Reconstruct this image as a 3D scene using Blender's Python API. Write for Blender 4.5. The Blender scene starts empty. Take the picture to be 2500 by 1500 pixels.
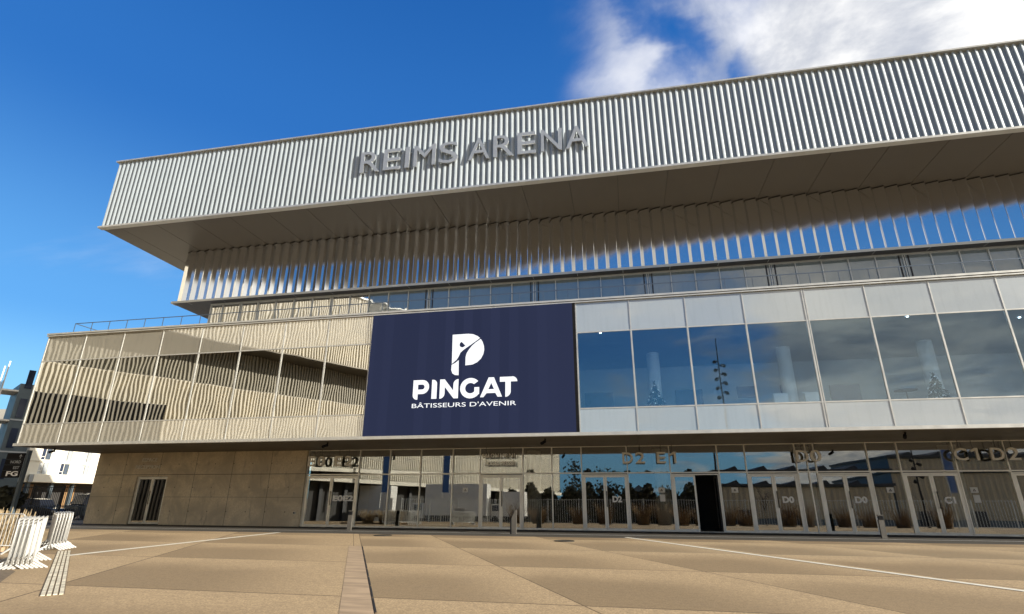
import bpy, math, random
from mathutils import Vector, Matrix
random.seed(7)
R = math.radians
S = bpy.context.scene
COL = S.collection

# ------------------------------------------------------------------ camera
cam = bpy.data.cameras.new("camera"); cam_ob = bpy.data.objects.new("camera", cam)
COL.objects.link(cam_ob); S.camera = cam_ob
cam.lens = 18.92; cam.sensor_width = 36; cam.sensor_fit = 'HORIZONTAL'
cam.clip_start = 0.1; cam.clip_end = 5000
_r = Vector((0.98050831, 0.19645166, 0.00319446)); _u = Vector((0.06318731, -0.33068523, 0.94162341)); _f = Vector((-0.18603985, 0.92306772, 0.33665287))
M = Matrix.Identity(4)
for i in range(3):
    M[i][0] = _r[i]; M[i][1] = _u[i]; M[i][2] = -_f[i]
M[2][3] = 1.6
cam_ob.matrix_world = M

# ------------------------------------------------------------------ light
SUN_EL = R(19); SUN_AZ = R(-15.0)      # azimuth measured from +X towards +Y (the sun grazes the long front)
sun_dir = Vector((math.cos(SUN_EL) * math.cos(SUN_AZ), math.cos(SUN_EL) * math.sin(SUN_AZ), math.sin(SUN_EL)))
sl = bpy.data.lights.new("sun", 'SUN'); sl.energy = 5.0; sl.angle = R(0.5); sl.color = (1.0, 0.93, 0.82)
so = bpy.data.objects.new("sun", sl); COL.objects.link(so)
so.rotation_euler = sun_dir.to_track_quat('Z', 'Y').to_euler(); so.location = (30, 0, 40)
S.view_settings.view_transform = 'Standard'; S.view_settings.look = 'None'
S.view_settings.exposure = 0.72; S.view_settings.gamma = 1
S.render.engine = 'CYCLES'
S.cycles.max_bounces = 8; S.cycles.glossy_bounces = 5; S.cycles.transparent_max_bounces = 12; S.cycles.diffuse_bounces = 4
S.cycles.sample_clamp_indirect = 6; S.cycles.caustics_reflective = False; S.cycles.caustics_refractive = False


class NT:
    """small node-tree writer"""
    def __init__(s, tree):
        s.t = tree; tree.nodes.clear()
    def n(s, kind, _ins=None, **kw):
        nd = s.t.nodes.new(kind)
        for k, v in kw.items(): setattr(nd, k, v)
        for k, v in (_ins or {}).items():
            if isinstance(v, bpy.types.NodeSocket): s.t.links.new(v, nd.inputs[k])
            else: nd.inputs[k].default_value = v
        return nd
    def m(s, op, a, b=0.0, c=0.0, clamp=False):
        nd = s.n('ShaderNodeMath', {0: a, 1: b, 2: c}, operation=op, use_clamp=clamp); return nd.outputs[0]
    def ramp(s, fac, lo, hi, smooth=True, a=0.0, b=1.0):
        nd = s.n('ShaderNodeMapRange', {0: fac, 1: lo, 2: hi, 3: a, 4: b}, interpolation_type='SMOOTHSTEP' if smooth else 'LINEAR'); return nd.outputs[0]
    def mix(s, fac, a, b, blend='MIX'):
        nd = s.n('ShaderNodeMix', None, data_type='RGBA', blend_type=blend)
        for i, v in ((0, fac), (6, a), (7, b)):
            if isinstance(v, bpy.types.NodeSocket): s.t.links.new(v, nd.inputs[i])
            else: nd.inputs[i].default_value = v
        return nd.outputs[2]
    def noise(s, vec, scale, detail=4, rough=.5, dist=0.0):
        return s.n('ShaderNodeTexNoise', {'Vector': vec, 'Scale': scale, 'Detail': detail, 'Roughness': rough, 'Distortion': dist}).outputs[0]


W = bpy.data.worlds.new("World"); S.world = W; W.use_nodes = True
w = NT(W.node_tree)
sky = w.n('ShaderNodeTexSky', sky_type='NISHITA', sun_disc=False, sun_elevation=SUN_EL, sun_rotation=R(90) - SUN_AZ,
          air_density=1.0, dust_density=0.3, ozone_density=2.5, altitude=100)
tc = w.n('ShaderNodeTexCoord'); dirv = tc.outputs['Generated']
sx = w.n('ShaderNodeSeparateXYZ', {0: dirv}); dx, dy, dz = sx.outputs
skyc = w.n('ShaderNodeHueSaturation', {'Color': sky.outputs[0], 'Saturation': 1.25, 'Value': 1.0, 'Hue': 0.503}).outputs[0]
skyc = w.mix(1.0, skyc, (0.80, 1.22, 1.62, 1), 'MULTIPLY')
gr = w.n('ShaderNodeValToRGB', {0: dz}); cr_ = gr.color_ramp; cr_.interpolation = 'EASE'
STOPS = [(0.0, (2.3, 4.9, 7.0)), (.15, (2.4, 5.3, 7.6)), (.27, (1.15, 3.5, 6.9)), (.58, (.25, 1.45, 4.6)), (.85, (.12, 1.0, 3.7))]
cr_.elements[0].position = 0.0; cr_.elements[1].position = .85
for p_, c_ in STOPS[1:-1]: cr_.elements.new(p_)
for e_, (p_, c_) in zip(sorted(cr_.elements, key=lambda e: e.position), STOPS): e_.color = tuple(v / 8 for v in c_) + (1,)
grc = w.mix(1.0, gr.outputs[0], (8, 8, 8, 1), 'MULTIPLY')
skyc = w.mix(.75, skyc, grc)
skyc = w.mix(w.ramp(dy, .1, -.5), skyc, w.mix(1.0, skyc, (.62, .66, .72, 1), 'MULTIPLY'))
zc = w.m('ADD', w.m('MAXIMUM', dz, 0.0), 0.12)
px = w.m('DIVIDE', dx, zc); py = w.m('DIVIDE', dy, zc)
pl = w.n('ShaderNodeCombineXYZ', {0: px, 1: py, 2: 0.37}).outputs[0]
n1 = w.noise(pl, 3.1, 9, .55, .25)
n2 = w.noise(w.n('ShaderNodeVectorMath', {0: pl, 1: (3.7, 1.2, 2.0)}, operation='ADD').outputs[0], 2.0, 3, .5, .1)
n3b = w.noise(w.n('ShaderNodeVectorMath', {0: pl, 1: (7.1, 3.3, 5.0)}, operation='ADD').outputs[0], 4.0, 5, .55, .3)
bias = w.ramp(dx, -.14, .20)
d0 = w.m('ADD', w.m('MULTIPLY', n1, 1.0), w.m('MULTIPLY', n2, .9))
d1 = w.m('ADD', d0, w.m('MULTIPLY', bias, 0.22))
d1 = w.m('ADD', d1, w.m('MULTIPLY', w.ramp(dx, .20, .32), .48))
d1 = w.m('SUBTRACT', d1, w.m('MULTIPLY', w.ramp(dy, .1, -.2), .22))
dq = w.m('ADD', dx, w.m('MULTIPLY', w.m('SUBTRACT', n3b, .5), .30))
gap = w.m('ADD', w.m('MULTIPLY', w.ramp(dq, .04, .10), w.ramp(dq, .18, .12)), w.m('MULTIPLY', w.ramp(dq, .19, .24), w.ramp(dq, .32, .27)))
d1 = w.m('SUBTRACT', d1, w.m('MULTIPLY', w.m('MULTIPLY', gap, w.ramp(dy, 0, .2)), .17))
mask = w.ramp(d1, 0.86, 1.27)
mask = w.m('MULTIPLY', mask, w.ramp(dq, .18, .32, True, .72, 1.0))
mask = w.m('MULTIPLY', mask, w.ramp(dx, -.085, -.01))
wisp = w.m('MULTIPLY', w.ramp(w.noise(w.n('ShaderNodeVectorMath', {0: pl, 1: (.5, 1.9, 1)}, operation='MULTIPLY').outputs[0], 1.1, 6, .6, .4), .60, .85), .22)
mask = w.m('MAXIMUM', mask, w.m('MULTIPLY', wisp, w.ramp(dz, .45, .28)))
mask = w.m('MULTIPLY', mask, w.ramp(dz, 0.0, 0.06))
n3 = w.noise(pl, 3.2, 7, .6, .3)
ccol = w.mix(w.ramp(n3, .35, .65), (4.6, 4.9, 5.6, 1), (9.6, 9.5, 9.3, 1))
cback = w.mix(w.ramp(w.noise(pl, 1.6, 6, .6, .4), .38, .62), (2.6, 2.8, 3.1, 1), (6.4, 6.0, 5.3, 1))
ccol = w.mix(w.ramp(dy, -.1, .25, True, 1, 0), ccol, cback)
ccol = w.mix(w.ramp(dx, .6, .9), ccol, (10, 9.6, 8.8, 1))
full = w.mix(mask, skyc, ccol)
bg = w.n('ShaderNodeBackground', {'Color': full, 'Strength': 0.075})
w.n('ShaderNodeOutputWorld', {0: bg.outputs[0]})

# ------------------------------------------------------------------ materials
MATS = {}
def newmat(name):
    m = bpy.data.materials.new(name); m.use_nodes = True; MATS[name] = m
    return m, NT(m.node_tree)

def pos(t):
    return t.n('ShaderNodeNewGeometry').outputs['Position']

def pbr(name, col, rough=.5, metal=0.0, var=.08, vscale=3.0, bump=0.0, bscale=40.0, spec=.5, stretch=(1, 1, 1), emit=None, es=1.0):
    m, t = newmat(name)
    P = t.n('ShaderNodeVectorMath', {0: pos(t), 1: stretch}, operation='MULTIPLY').outputs[0]
    f = t.noise(P, vscale, 5, .6)
    lo = tuple(c * (1 - var) for c in col) + (1,); hi = tuple(min(1, c * (1 + var)) for c in col) + (1,)
    c = t.mix(t.ramp(f, .3, .7), lo, hi)
    ins = {'Base Color': c, 'Roughness': t.ramp(f, .2, .8, True, max(0, rough - .05), min(1, rough + .07)), 'Metallic': metal, 'Specular IOR Level': spec}
    if emit: ins['Emission Color'] = tuple(emit) + (1,); ins['Emission Strength'] = es
    b = t.n('ShaderNodeBsdfPrincipled', ins)
    if bump:
        bn = t.n('ShaderNodeBump', {'Strength': bump, 'Distance': .01, 'Height': t.noise(P, bscale, 4, .6)})
        t.t.links.new(bn.outputs[0], b.inputs['Normal'])
    t.n('ShaderNodeOutputMaterial', {0: b.outputs[0]})
    return m

def glass(name, tint, base, gtint=(1, 1, 1), wave=.02, wscale=.9, dots=False):
    m, t = newmat(name); P = pos(t)
    tr = t.n('ShaderNodeBsdfTransparent', {0: tuple(tint) + (1,)})
    gl = t.n('ShaderNodeBsdfGlossy', {'Color': tuple(gtint) + (1,), 'Roughness': 0.0})
    if wave:
        oi = t.n('ShaderNodeObjectInfo')
        off = t.n('ShaderNodeVectorMath', {0: P, 1: t.n('ShaderNodeCombineXYZ', {0: t.m('MULTIPLY', oi.outputs['Random'], 30.0), 1: 0.0, 2: 0.0}).outputs[0]}, operation='ADD').outputs[0]
        bn = t.n('ShaderNodeBump', {'Strength': 1.0, 'Distance': wave, 'Height': t.noise(off, wscale, 0.6, .3)})
        t.t.links.new(bn.outputs[0], gl.inputs['Normal'])
    lw = t.n('ShaderNodeLayerWeight', {'Blend': .5})
    f = t.m('ADD', t.m('MULTIPLY', t.m('POWER', lw.outputs['Facing'], 4.0), 1 - base), base, clamp=True)
    mx = t.n('ShaderNodeMixShader', {0: f, 1: tr.outputs[0], 2: gl.outputs[0]})
    t.n('ShaderNodeOutputMaterial', {0: mx.outputs[0]})
    return m

def coated(name, base, fac, wave, wscale, rough=.55, grough=.02, speck=.05):
    """opaque back-painted glass: diffuse body under a wavy mirror skin"""
    m, t = newmat(name); P = pos(t)
    f = t.noise(P, 45, 3, .6)
    c = t.mix(t.ramp(f, .3, .7), tuple(v * (1 - speck) for v in base) + (1,), tuple(v * (1 + speck) for v in base) + (1,))
    oi = t.n('ShaderNodeObjectInfo')
    strk = t.noise(t.n('ShaderNodeVectorMath', {0: P, 1: (5, 5, .5)}, operation='MULTIPLY').outputs[0], 1.0, 5, .6)
    c = t.mix(t.ramp(strk, .45, .8, True, 0, .22), c, tuple(v * .55 for v in base) + (1,))
    c = t.mix(1.0, c, t.mix(oi.outputs['Random'], (.90, .90, .90, 1), (1.05, 1.04, 1.03, 1)), 'MULTIPLY')
    b = t.n('ShaderNodeBsdfPrincipled', {'Base Color': c, 'Roughness': rough})
    off = t.n('ShaderNodeVectorMath', {0: P, 1: t.n('ShaderNodeCombineXYZ', {0: t.m('MULTIPLY', oi.outputs['Random'], 30.0), 1: 0.0, 2: 0.0}).outputs[0]}, operation='ADD').outputs[0]
    bn = t.n('ShaderNodeBump', {'Strength': 1.0, 'Distance': wave, 'Height': t.noise(off, wscale, 0.6, .3)})
    gl = t.n('ShaderNodeBsdfGlossy', {'Color': (1, 1, 1, 1), 'Roughness': grough, 'Normal': bn.outputs[0]})
    lw = t.n('ShaderNodeLayerWeight', {'Blend': .5})
    ff = t.m('ADD', t.m('MULTIPLY', t.m('POWER', lw.outputs['Facing'], 4.0), 1 - fac), fac, clamp=True)
    mx = t.n('ShaderNodeMixShader', {0: ff, 1: b.outputs[0], 2: gl.outputs[0]})
    t.n('ShaderNodeOutputMaterial', {0: mx.outputs[0]})
    return m

ribs = pbr('ribbed_aluminium', (.42, .475, .505), .45, .05, .05, .6, .03, 60)
alu = pbr('aluminium_trim', (.62, .62, .58), .42, .5, .06, 2)
framem = pbr('door_frame_metal', (.88, .86, .78), .38, .45, .06, 2)
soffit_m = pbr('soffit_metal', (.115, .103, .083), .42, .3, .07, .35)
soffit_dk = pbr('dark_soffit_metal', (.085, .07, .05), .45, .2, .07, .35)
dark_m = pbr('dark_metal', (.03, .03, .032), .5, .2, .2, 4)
black_m = pbr('black_plastic', (.012, .012, .013), .75, 0, .2, 4, spec=.15)
rail_m = pbr('railing_steel', (.10, .13, .17), .45, .5, .1, 4)
letter_m = pbr('letter_metal', (.43, .46, .48), .45, .3, .05, 3)
sign_letter_m = pbr('sign_letter_metal', (.84, .81, .73), .5, .2, .06, 3)
white_letter_m = pbr('white_vinyl', (.95, .95, .93), .5, 0, .03, 3, emit=None)
galv = pbr('galvanised_steel', (.56, .56, .53), .45, .25, .08, 14)
white_m = pbr('white_render', (.80, .76, .64), .8, 0, .05, .6, .1, 30)
slate_m = pbr('slate_cladding', (.10, .13, .15), .5, .2, .12, 1.2)
bluewin_m = pbr('dark_window', (.02, .03, .06), .12, 0, .2, 1)
brown_m = pbr('brown_panel', (.30, .18, .08), .6, 0, .15, 2)
room_m = pbr('interior_white', (.55, .57, .58), .8, 0, .05, 1)
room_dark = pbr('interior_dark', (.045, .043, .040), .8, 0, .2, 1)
ceil_m = pbr('interior_ceiling', (.45, .47, .50), .8, 0, .05, 1)
floor_in = pbr('interior_floor', (.12, .11, .10), .4, 0, .1, 1)
column_m = pbr('white_column', (.84, .83, .80), .6, 0, .04, 2)
panel_in = pbr('wall_screen', (.02, .05, .12), .3, 0, .1, 2)
tree_m = pbr('fir_needles', (.02, .06, .04), .7, 0, .4, 30)
bauble = pbr('white_bauble', (.85, .85, .85), .3, 0, .02, 5, emit=(1, .95, .85), es=.25)
grass_m = pbr('dry_grass', (.34, .26, .15), .8, 0, .35, 9)
grass_dk = pbr('russet_grass', (.20, .12, .05), .8, 0, .4, 3)
car_a = pbr('grey_car_paint', (.10, .11, .12), .25, .4, .04, 2)
car_b = pbr('black_car_paint', (.02, .02, .022), .2, .3, .04, 2)
truck_m = pbr('white_truck_paint', (.62, .61, .58), .4, 0, .05, 1)
tyre_m = pbr('tyre_rubber', (.02, .02, .02), .8)
bark_m = pbr('tree_bark', (.07, .05, .04), .9, 0, .3, 8)
leaf_dk = pbr('dark_foliage', (.045, .045, .025), .8, 0, .5, 2)
beige_m = pbr('beige_cladding', (.42, .34, .22), .6, .1, .15, .5, stretch=(8, 8, .3))
white_paint = pbr('white_road_paint', (.78, .74, .61), .7, 0, .10, 5)
tactile_m = pbr('cream_tactile_tile', (.66, .60, .45), .8, 0, .28, 3.2, .1, 60)
iron_m = pbr('cast_iron', (.05, .045, .035), .6, .4, .2, 12)
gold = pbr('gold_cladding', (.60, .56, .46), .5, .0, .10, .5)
gold_mid = pbr('shaded_cladding_metal', (.33, .31, .25), .5, 0, .1, .5)  # darker copy of the gold cladding, recess shade put into its colour
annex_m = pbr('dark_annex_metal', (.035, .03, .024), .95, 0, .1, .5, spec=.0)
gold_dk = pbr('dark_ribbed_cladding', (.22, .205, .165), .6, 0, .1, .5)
paper_m = pbr('white_paper', (.75, .75, .72), .7, 0, .03, 5)
post_m = pbr('bollard_steel', (.16, .15, .13), .5, .4, .1, 6)
board_m = pbr('white_board', (.82, .80, .74), .6, 0, .03, 3)

glass_gf = glass('ground_floor_glass', (.90, .90, .86), .27, (.84, .86, .86), .0008, .8)
glass_up = glass('upper_window_glass', (.68, .80, .88), .18, (.85, .95, 1.0), .0014, .7)
glass_left = glass('mirror_window_glass', (.22, .22, .20), .62, (1.0, .98, .93), .0036, .7)
spandrel = coated('spandrel_glass', (.43, .49, .52), .16, .003, 1.4)
spandrel_l = coated('reflection_toned_spandrel', (.50, .47, .38), .42, .0030, .9)  # left copy: the hall's gold reflection partly put into the cream base
clere_m = coated('clerestory_glass', (.17, .22, .235), .20, .005, 1.6)
clere_l = coated('clerestory_mirror_glass', (.20, .20, .17), .60, .0030, 1.0)

# polished sawtooth steel
m, t = newmat('polished_steel'); P = pos(t)
Pz = t.n('ShaderNodeVectorMath', {0: P, 1: (14, 14, .12)}, operation='MULTIPLY').outputs[0]
bn = t.n('ShaderNodeBump', {'Strength': .25, 'Distance': .004, 'Height': t.noise(Pz, 1.0, 3, .6)})
b2 = t.n('ShaderNodeBump', {'Strength': 1.0, 'Distance': .003, 'Height': t.noise(P, .9, 2, .5), 'Normal': bn.outputs[0]})
b = t.n('ShaderNodeBsdfPrincipled', {'Base Color': (.86, .87, .88, 1), 'Metallic': 1.0, 'Roughness': .12, 'Normal': b2.outputs[0]})
t.n('ShaderNodeOutputMaterial', {0: b.outputs[0]})
steel = m

# concrete wall: formwork joints, tie holes, blotches
m, t = newmat('board_concrete'); P = pos(t)
sp = t.n('ShaderNodeSeparateXYZ', {0: P}); X, Y, Z = sp.outputs
blot = t.noise(P, .55, 8, .62, .6); fine = t.noise(P, 9, 6, .7)
c = t.mix(t.ramp(blot, .36, .62), (.50, .44, .34, 1), (.78, .68, .51, 1))
c = t.mix(t.ramp(fine, .35, .75), c, (.58, .48, .33, 1)); 
sm = t.noise(t.n('ShaderNodeVectorMath', {0: P, 1: (1.3, 1, .35)}, operation='MULTIPLY').outputs[0], 1.8, 6, .7, 1.0)
c = t.mix(t.m('MULTIPLY', t.ramp(sm, .56, .74), .55), c, (.24, .21, .17, 1))
def lines(coord, period, off, wdt):
    fr = t.m('FRACT', t.m('DIVIDE', t.m('SUBTRACT', coord, off), period))
    return t.m('LESS_THAN', t.m('ABSOLUTE', t.m('SUBTRACT', fr, .5)), wdt / period / 2)
jx = lines(X, 2.74, -24.83 + 1.37, .03)
jz1 = t.m('LESS_THAN', t.m('ABSOLUTE', t.m('SUBTRACT', Z, 3.07)), .018)
jz2 = t.m('LESS_THAN', t.m('ABSOLUTE', t.m('SUBTRACT', Z, 1.68)), .009)
j = t.m('MAXIMUM', jx, t.m('MAXIMUM', jz1, jz2))
hx = t.m('SUBTRACT', t.m('FRACT', t.m('DIVIDE', t.m('ADD', X, 24.1), 1.37)), .5); hz = t.m('SUBTRACT', t.m('FRACT', t.m('DIVIDE', t.m('SUBTRACT', Z, .1), 1.45)), .5)
hh = t.m('LESS_THAN', t.m('SQRT', t.m('ADD', t.m('POWER', t.m('MULTIPLY', hx, 1.37), 2.0), t.m('POWER', t.m('MULTIPLY', hz, 1.45), 2.0))), .035)
j = t.m('MAXIMUM', j, hh)
c = t.mix(t.m('MULTIPLY', j, .8), c, (.09, .08, .065, 1))
hgt = t.m('SUBTRACT', t.m('MULTIPLY', fine, .3), j)
bn = t.n('ShaderNodeBump', {'Strength': .5, 'Distance': .01, 'Height': hgt})
b = t.n('ShaderNodeBsdfPrincipled', {'Base Color': c, 'Roughness': .8, 'Normal': bn.outputs[0]})
t.n('ShaderNodeOutputMaterial', {0: b.outputs[0]})
concrete = m

# plaza: exposed aggregate bays with a tone gradient that stops at the joints
m, t = newmat('plaza_aggregate'); P = pos(t)
sp = t.n('ShaderNodeSeparateXYZ', {0: P}); X, Y, Z = sp.outputs
band = t.m('DIVIDE', t.m('SUBTRACT', Y, 9.75), 5.03)
v = t.m('FRACT', band)
cc = t.m('ADD', X, t.m('MULTIPLY', t.m('SUBTRACT', Y, 19.8), .508))
uA = t.m('DIVIDE', t.m('ADD', cc, 16.1), 6.28); uB = t.m('DIVIDE', t.m('ADD', cc, 9.53), 3.65); uC = t.m('DIVIDE', t.m('ADD', cc, 5.88), 5.03)
sA = t.m('LESS_THAN', cc, -9.82); sC = t.m('GREATER_THAN', cc, -5.88)
def sel(a_, b_, c_): return t.m('ADD', t.m('MULTIPLY', a_, sA), t.m('ADD', t.m('MULTIPLY', c_, sC), t.m('MULTIPLY', b_, t.m('SUBTRACT', 1.0, t.m('ADD', sA, sC)))))
ud = sel(uA, t.m('ADD', uB, 40.0), t.m('ADD', uC, 60.0))
u = t.m('FRACT', ud)
big = t.noise(P, .22, 4, .55, .5); mid = t.noise(P, 1.1, 5, .6); fin = t.noise(P, 28, 4, .7); spk = t.noise(P, 90, 2, .5)
vv = t.m('ADD', v, t.m('MULTIPLY', t.m('SUBTRACT', big, .5), .75))
uu = t.m('ADD', u, t.m('MULTIPLY', t.m('SUBTRACT', mid, .5), .12))
st = t.m('MULTIPLY', t.ramp(vv, .88, .42), t.ramp(uu, .98, .42))
cell = t.n('ShaderNodeTexWhiteNoise', {0: t.n('ShaderNodeCombineXYZ', {0: t.m('FLOOR', ud), 1: t.m('FLOOR', band), 2: 0.0}).outputs[0]}, noise_dimensions='3D').outputs[0]
st = t.m('MULTIPLY', st, t.ramp(cell, 0, 1, False, .75, 1.0))
c = t.mix(st, (.61, .445, .250, 1), (.31, .222, .120, 1))
c = t.mix(t.m('MULTIPLY', t.ramp(mid, .4, .75), .20), c, (.27, .205, .13, 1))
c = t.mix(t.ramp(fin, .38, .62, True, .0, .62), c, (.20, .145, .085, 1))
gr2 = t.noise(P, 7.5, 6, .75)
c = t.mix(t.ramp(gr2, .40, .62, True, 0, .34), c, (.19, .135, .075, 1))
c = t.mix(t.ramp(spk, .62, .72, True, 0, .30), c, (.75, .64, .48, 1))
jy = t.m('LESS_THAN', t.m('ABSOLUTE', t.m('SUBTRACT', v, .5)), .5); 
jl = t.m('LESS_THAN', t.m('MINIMUM', v, t.m('SUBTRACT', 1.0, v)), .0052)
jd = t.m('LESS_THAN', t.m('MINIMUM', u, t.m('SUBTRACT', 1.0, u)), .0042)
rng = t.m('MULTIPLY', t.m('GREATER_THAN', Y, -4.0), t.m('LESS_THAN', Y, 60.0))
jj = t.m('MULTIPLY', t.m('MAXIMUM', jl, jd), rng)
c = t.mix(t.m('MULTIPLY', jj, .8), c, (.10, .07, .04, 1))
bn = t.n('ShaderNodeBump', {'Strength': .35, 'Distance': .006, 'Height': t.m('SUBTRACT', fin, jj)})
b = t.n('ShaderNodeBsdfPrincipled', {'Base Color': c, 'Roughness': .85, 'Normal': bn.outputs[0], 'Specular IOR Level': .3})
t.n('ShaderNodeOutputMaterial', {0: b.outputs[0]})
plaza_m = m
strip_dk = pbr('brown_joint', (.20, .145, .085), .9, 0, .2, 8)
strip_m = pbr('dark_paver', (.40, .29, .18), .85, 0, .22, 1.6, .3, 30, stretch=(.6, 2.5, 1))

shade_band_m = pbr('painted_overhang_shade', (.055, .048, .036), .85, 0, .2, 1.2, .3, 30, stretch=(.6, 2.5, 1))  # dark tone that paints the overhang's shade on the ground
# LED screen surface: it shines by itself, faint vertical module bands
m, t = newmat('led_panel'); P = pos(t)
sp = t.n('ShaderNodeSeparateXYZ', {0: P}); X, Y, Z = sp.outputs
modx = t.n('ShaderNodeTexWhiteNoise', {1: t.m('FLOOR', t.m('MULTIPLY', X, 2.0))}, noise_dimensions='1D').outputs[0]
c = t.mix(t.ramp(modx, 0, 1, False, 0, 1), (.0150, .0205, .0480, 1), (.0190, .0250, .0570, 1))
b = t.n('ShaderNodeBsdfPrincipled', {'Base Color': (.006, .006, .009, 1), 'Roughness': .9, 'Specular IOR Level': .0, 'Emission Color': c, 'Emission Strength': .80})
t.n('ShaderNodeOutputMaterial', {0: b.outputs[0]})
led_m = m
led_white = pbr('led_white', (.3, .3, .3), .5, 0, .0, 3, emit=(.80, .84, .88), es=.62)

# ------------------------------------------------------------------ mesh helpers
class MB:
    def __init__(s): s.v = []; s.f = []
    def quad(s, a, b, c, d):
        n = len(s.v); s.v += [a, b, c, d]; s.f.append((n, n + 1, n + 2, n + 3)); return s
    def box(s, x0, x1, y0, y1, z0, z1):
        n = len(s.v)
        s.v += [(x0, y0, z0), (x1, y0, z0), (x1, y1, z0), (x0, y1, z0), (x0, y0, z1), (x1, y0, z1), (x1, y1, z1), (x0, y1, z1)]
        s.f += [(n, n + 3, n + 2, n + 1), (n + 4, n + 5, n + 6, n + 7), (n, n + 1, n + 5, n + 4), (n + 1, n + 2, n + 6, n + 5), (n + 2, n + 3, n + 7, n + 6), (n + 3, n, n + 4, n + 7)]
        return s
    def obox(s, o, ax, ay, lx, ly, z0, z1):
        """box on the ground frame: origin o (x,y), unit axes ax, ay"""
        n = len(s.v)
        P4 = [(o[0], o[1]), (o[0] + ax[0] * lx, o[1] + ax[1] * lx), (o[0] + ax[0] * lx + ay[0] * ly, o[1] + ax[1] * lx + ay[1] * ly), (o[0] + ay[0] * ly, o[1] + ay[1] * ly)]
        s.v += [(p[0], p[1], z0) for p in P4] + [(p[0], p[1], z1) for p in P4]
        s.f += [(n, n + 3, n + 2, n + 1), (n + 4, n + 5, n + 6, n + 7), (n, n + 1, n + 5, n + 4), (n + 1, n + 2, n + 6, n + 5), (n + 2, n + 3, n + 7, n + 6), (n + 3, n, n + 4, n + 7)]
        return s
    def prism(s, prof, axis, a, b):
        """closed 2-D profile swept along an axis; prof points are the other two coords in order"""
        n = len(s.v); k = len(prof)
        def P(p, t): return {'x': (t, p[0], p[1]), 'y': (p[0], t, p[1]), 'z': (p[0], p[1], t)}[axis]
        s.v += [P(p, a) for p in prof] + [P(p, b) for p in prof]
        for i in range(k): j = (i + 1) % k; s.f.append((n + i, n + j, n + k + j, n + k + i))
        s.f.append(tuple(n + i for i in range(k))[::-1]); s.f.append(tuple(n + k + i for i in range(k)))
        return s
    def tube(s, pts, r, k=8, r1=None, cap=True):
        pts = [Vector(p) for p in pts]; n0 = len(s.v); L = len(pts)
        up = Vector((0, 0, 1))
        for i, p in enumerate(pts):
            d = (pts[min(i + 1, L - 1)] - pts[max(i - 1, 0)]).normalized()
            a = d.cross(up)
            if a.length < 1e-3: a = d.cross(Vector((0, 1, 0)))
            a.normalize(); bb = d.cross(a).normalized()
            rr = r if r1 is None else r + (r1 - r) * i / (L - 1)
            for q in range(k):
                an = 2 * math.pi * q / k; s.v.append(tuple(p + a * math.cos(an) * rr + bb * math.sin(an) * rr))
        for i in range(L - 1):
            for q in range(k):
                q2 = (q + 1) % k
                s.f.append((n0 + i * k + q, n0 + i * k + q2, n0 + (i + 1) * k + q2, n0 + (i + 1) * k + q))
        if cap: s.f.append(tuple(n0 + q for q in range(k))[::-1]); s.f.append(tuple(n0 + (L - 1) * k + q for q in range(k)))
        return s
    def sphere(s, c, r, k=10, l=6, sz=1.0):
        n0 = len(s.v)
        for i in range(l + 1):
            th = math.pi * i / l
            for q in range(k):
                an = 2 * math.pi * q / k
                s.v.append((c[0] + r * math.sin(th) * math.cos(an), c[1] + r * math.sin(th) * math.sin(an), c[2] + r * sz * math.cos(th)))
        for i in range(l):
            for q in range(k):
                q2 = (q + 1) % k; s.f.append((n0 + i * k + q, n0 + i * k + q2, n0 + (i + 1) * k + q2, n0 + (i + 1) * k + q))
        return s
    def build(s, name, mat, parent=None, smooth=False):
        off = Vector((0, 0, 0)); p = parent
        while p is not None: off += p.location; p = p.parent
        me = bpy.data.meshes.new(name)
        me.from_pydata([tuple(Vector(v) - off) for v in s.v], [], s.f)
        me.materials.append(mat); me.update()
        if smooth:
            for q in me.polygons: q.use_smooth = True
        o = bpy.data.objects.new(name, me); COL.objects.link(o)
        if parent is not None: o.parent = parent
        return o

def tag(o, label=None, cat=None, group=None, kind=None):
    if label: o['label'] = label
    if cat: o['category'] = cat
    if group: o['group'] = group
    if kind: o['kind'] = kind
    return o
def thing(name, loc, label, cat, group=None):
    o = bpy.data.objects.new(name, None); o.location = loc; o.empty_display_size = .3; COL.objects.link(o)
    return tag(o, label, cat, group)
def copy_tree(o, parent=None):
    c = o.copy(); COL.objects.link(c)
    if parent is not None: c.parent = parent
    for ch in [x for x in COL.objects if x.parent == o]: copy_tree(ch, c)
    return c
def B(name, mat, parent, *a): return MB().box(*a).build(name, mat, parent)

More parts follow.
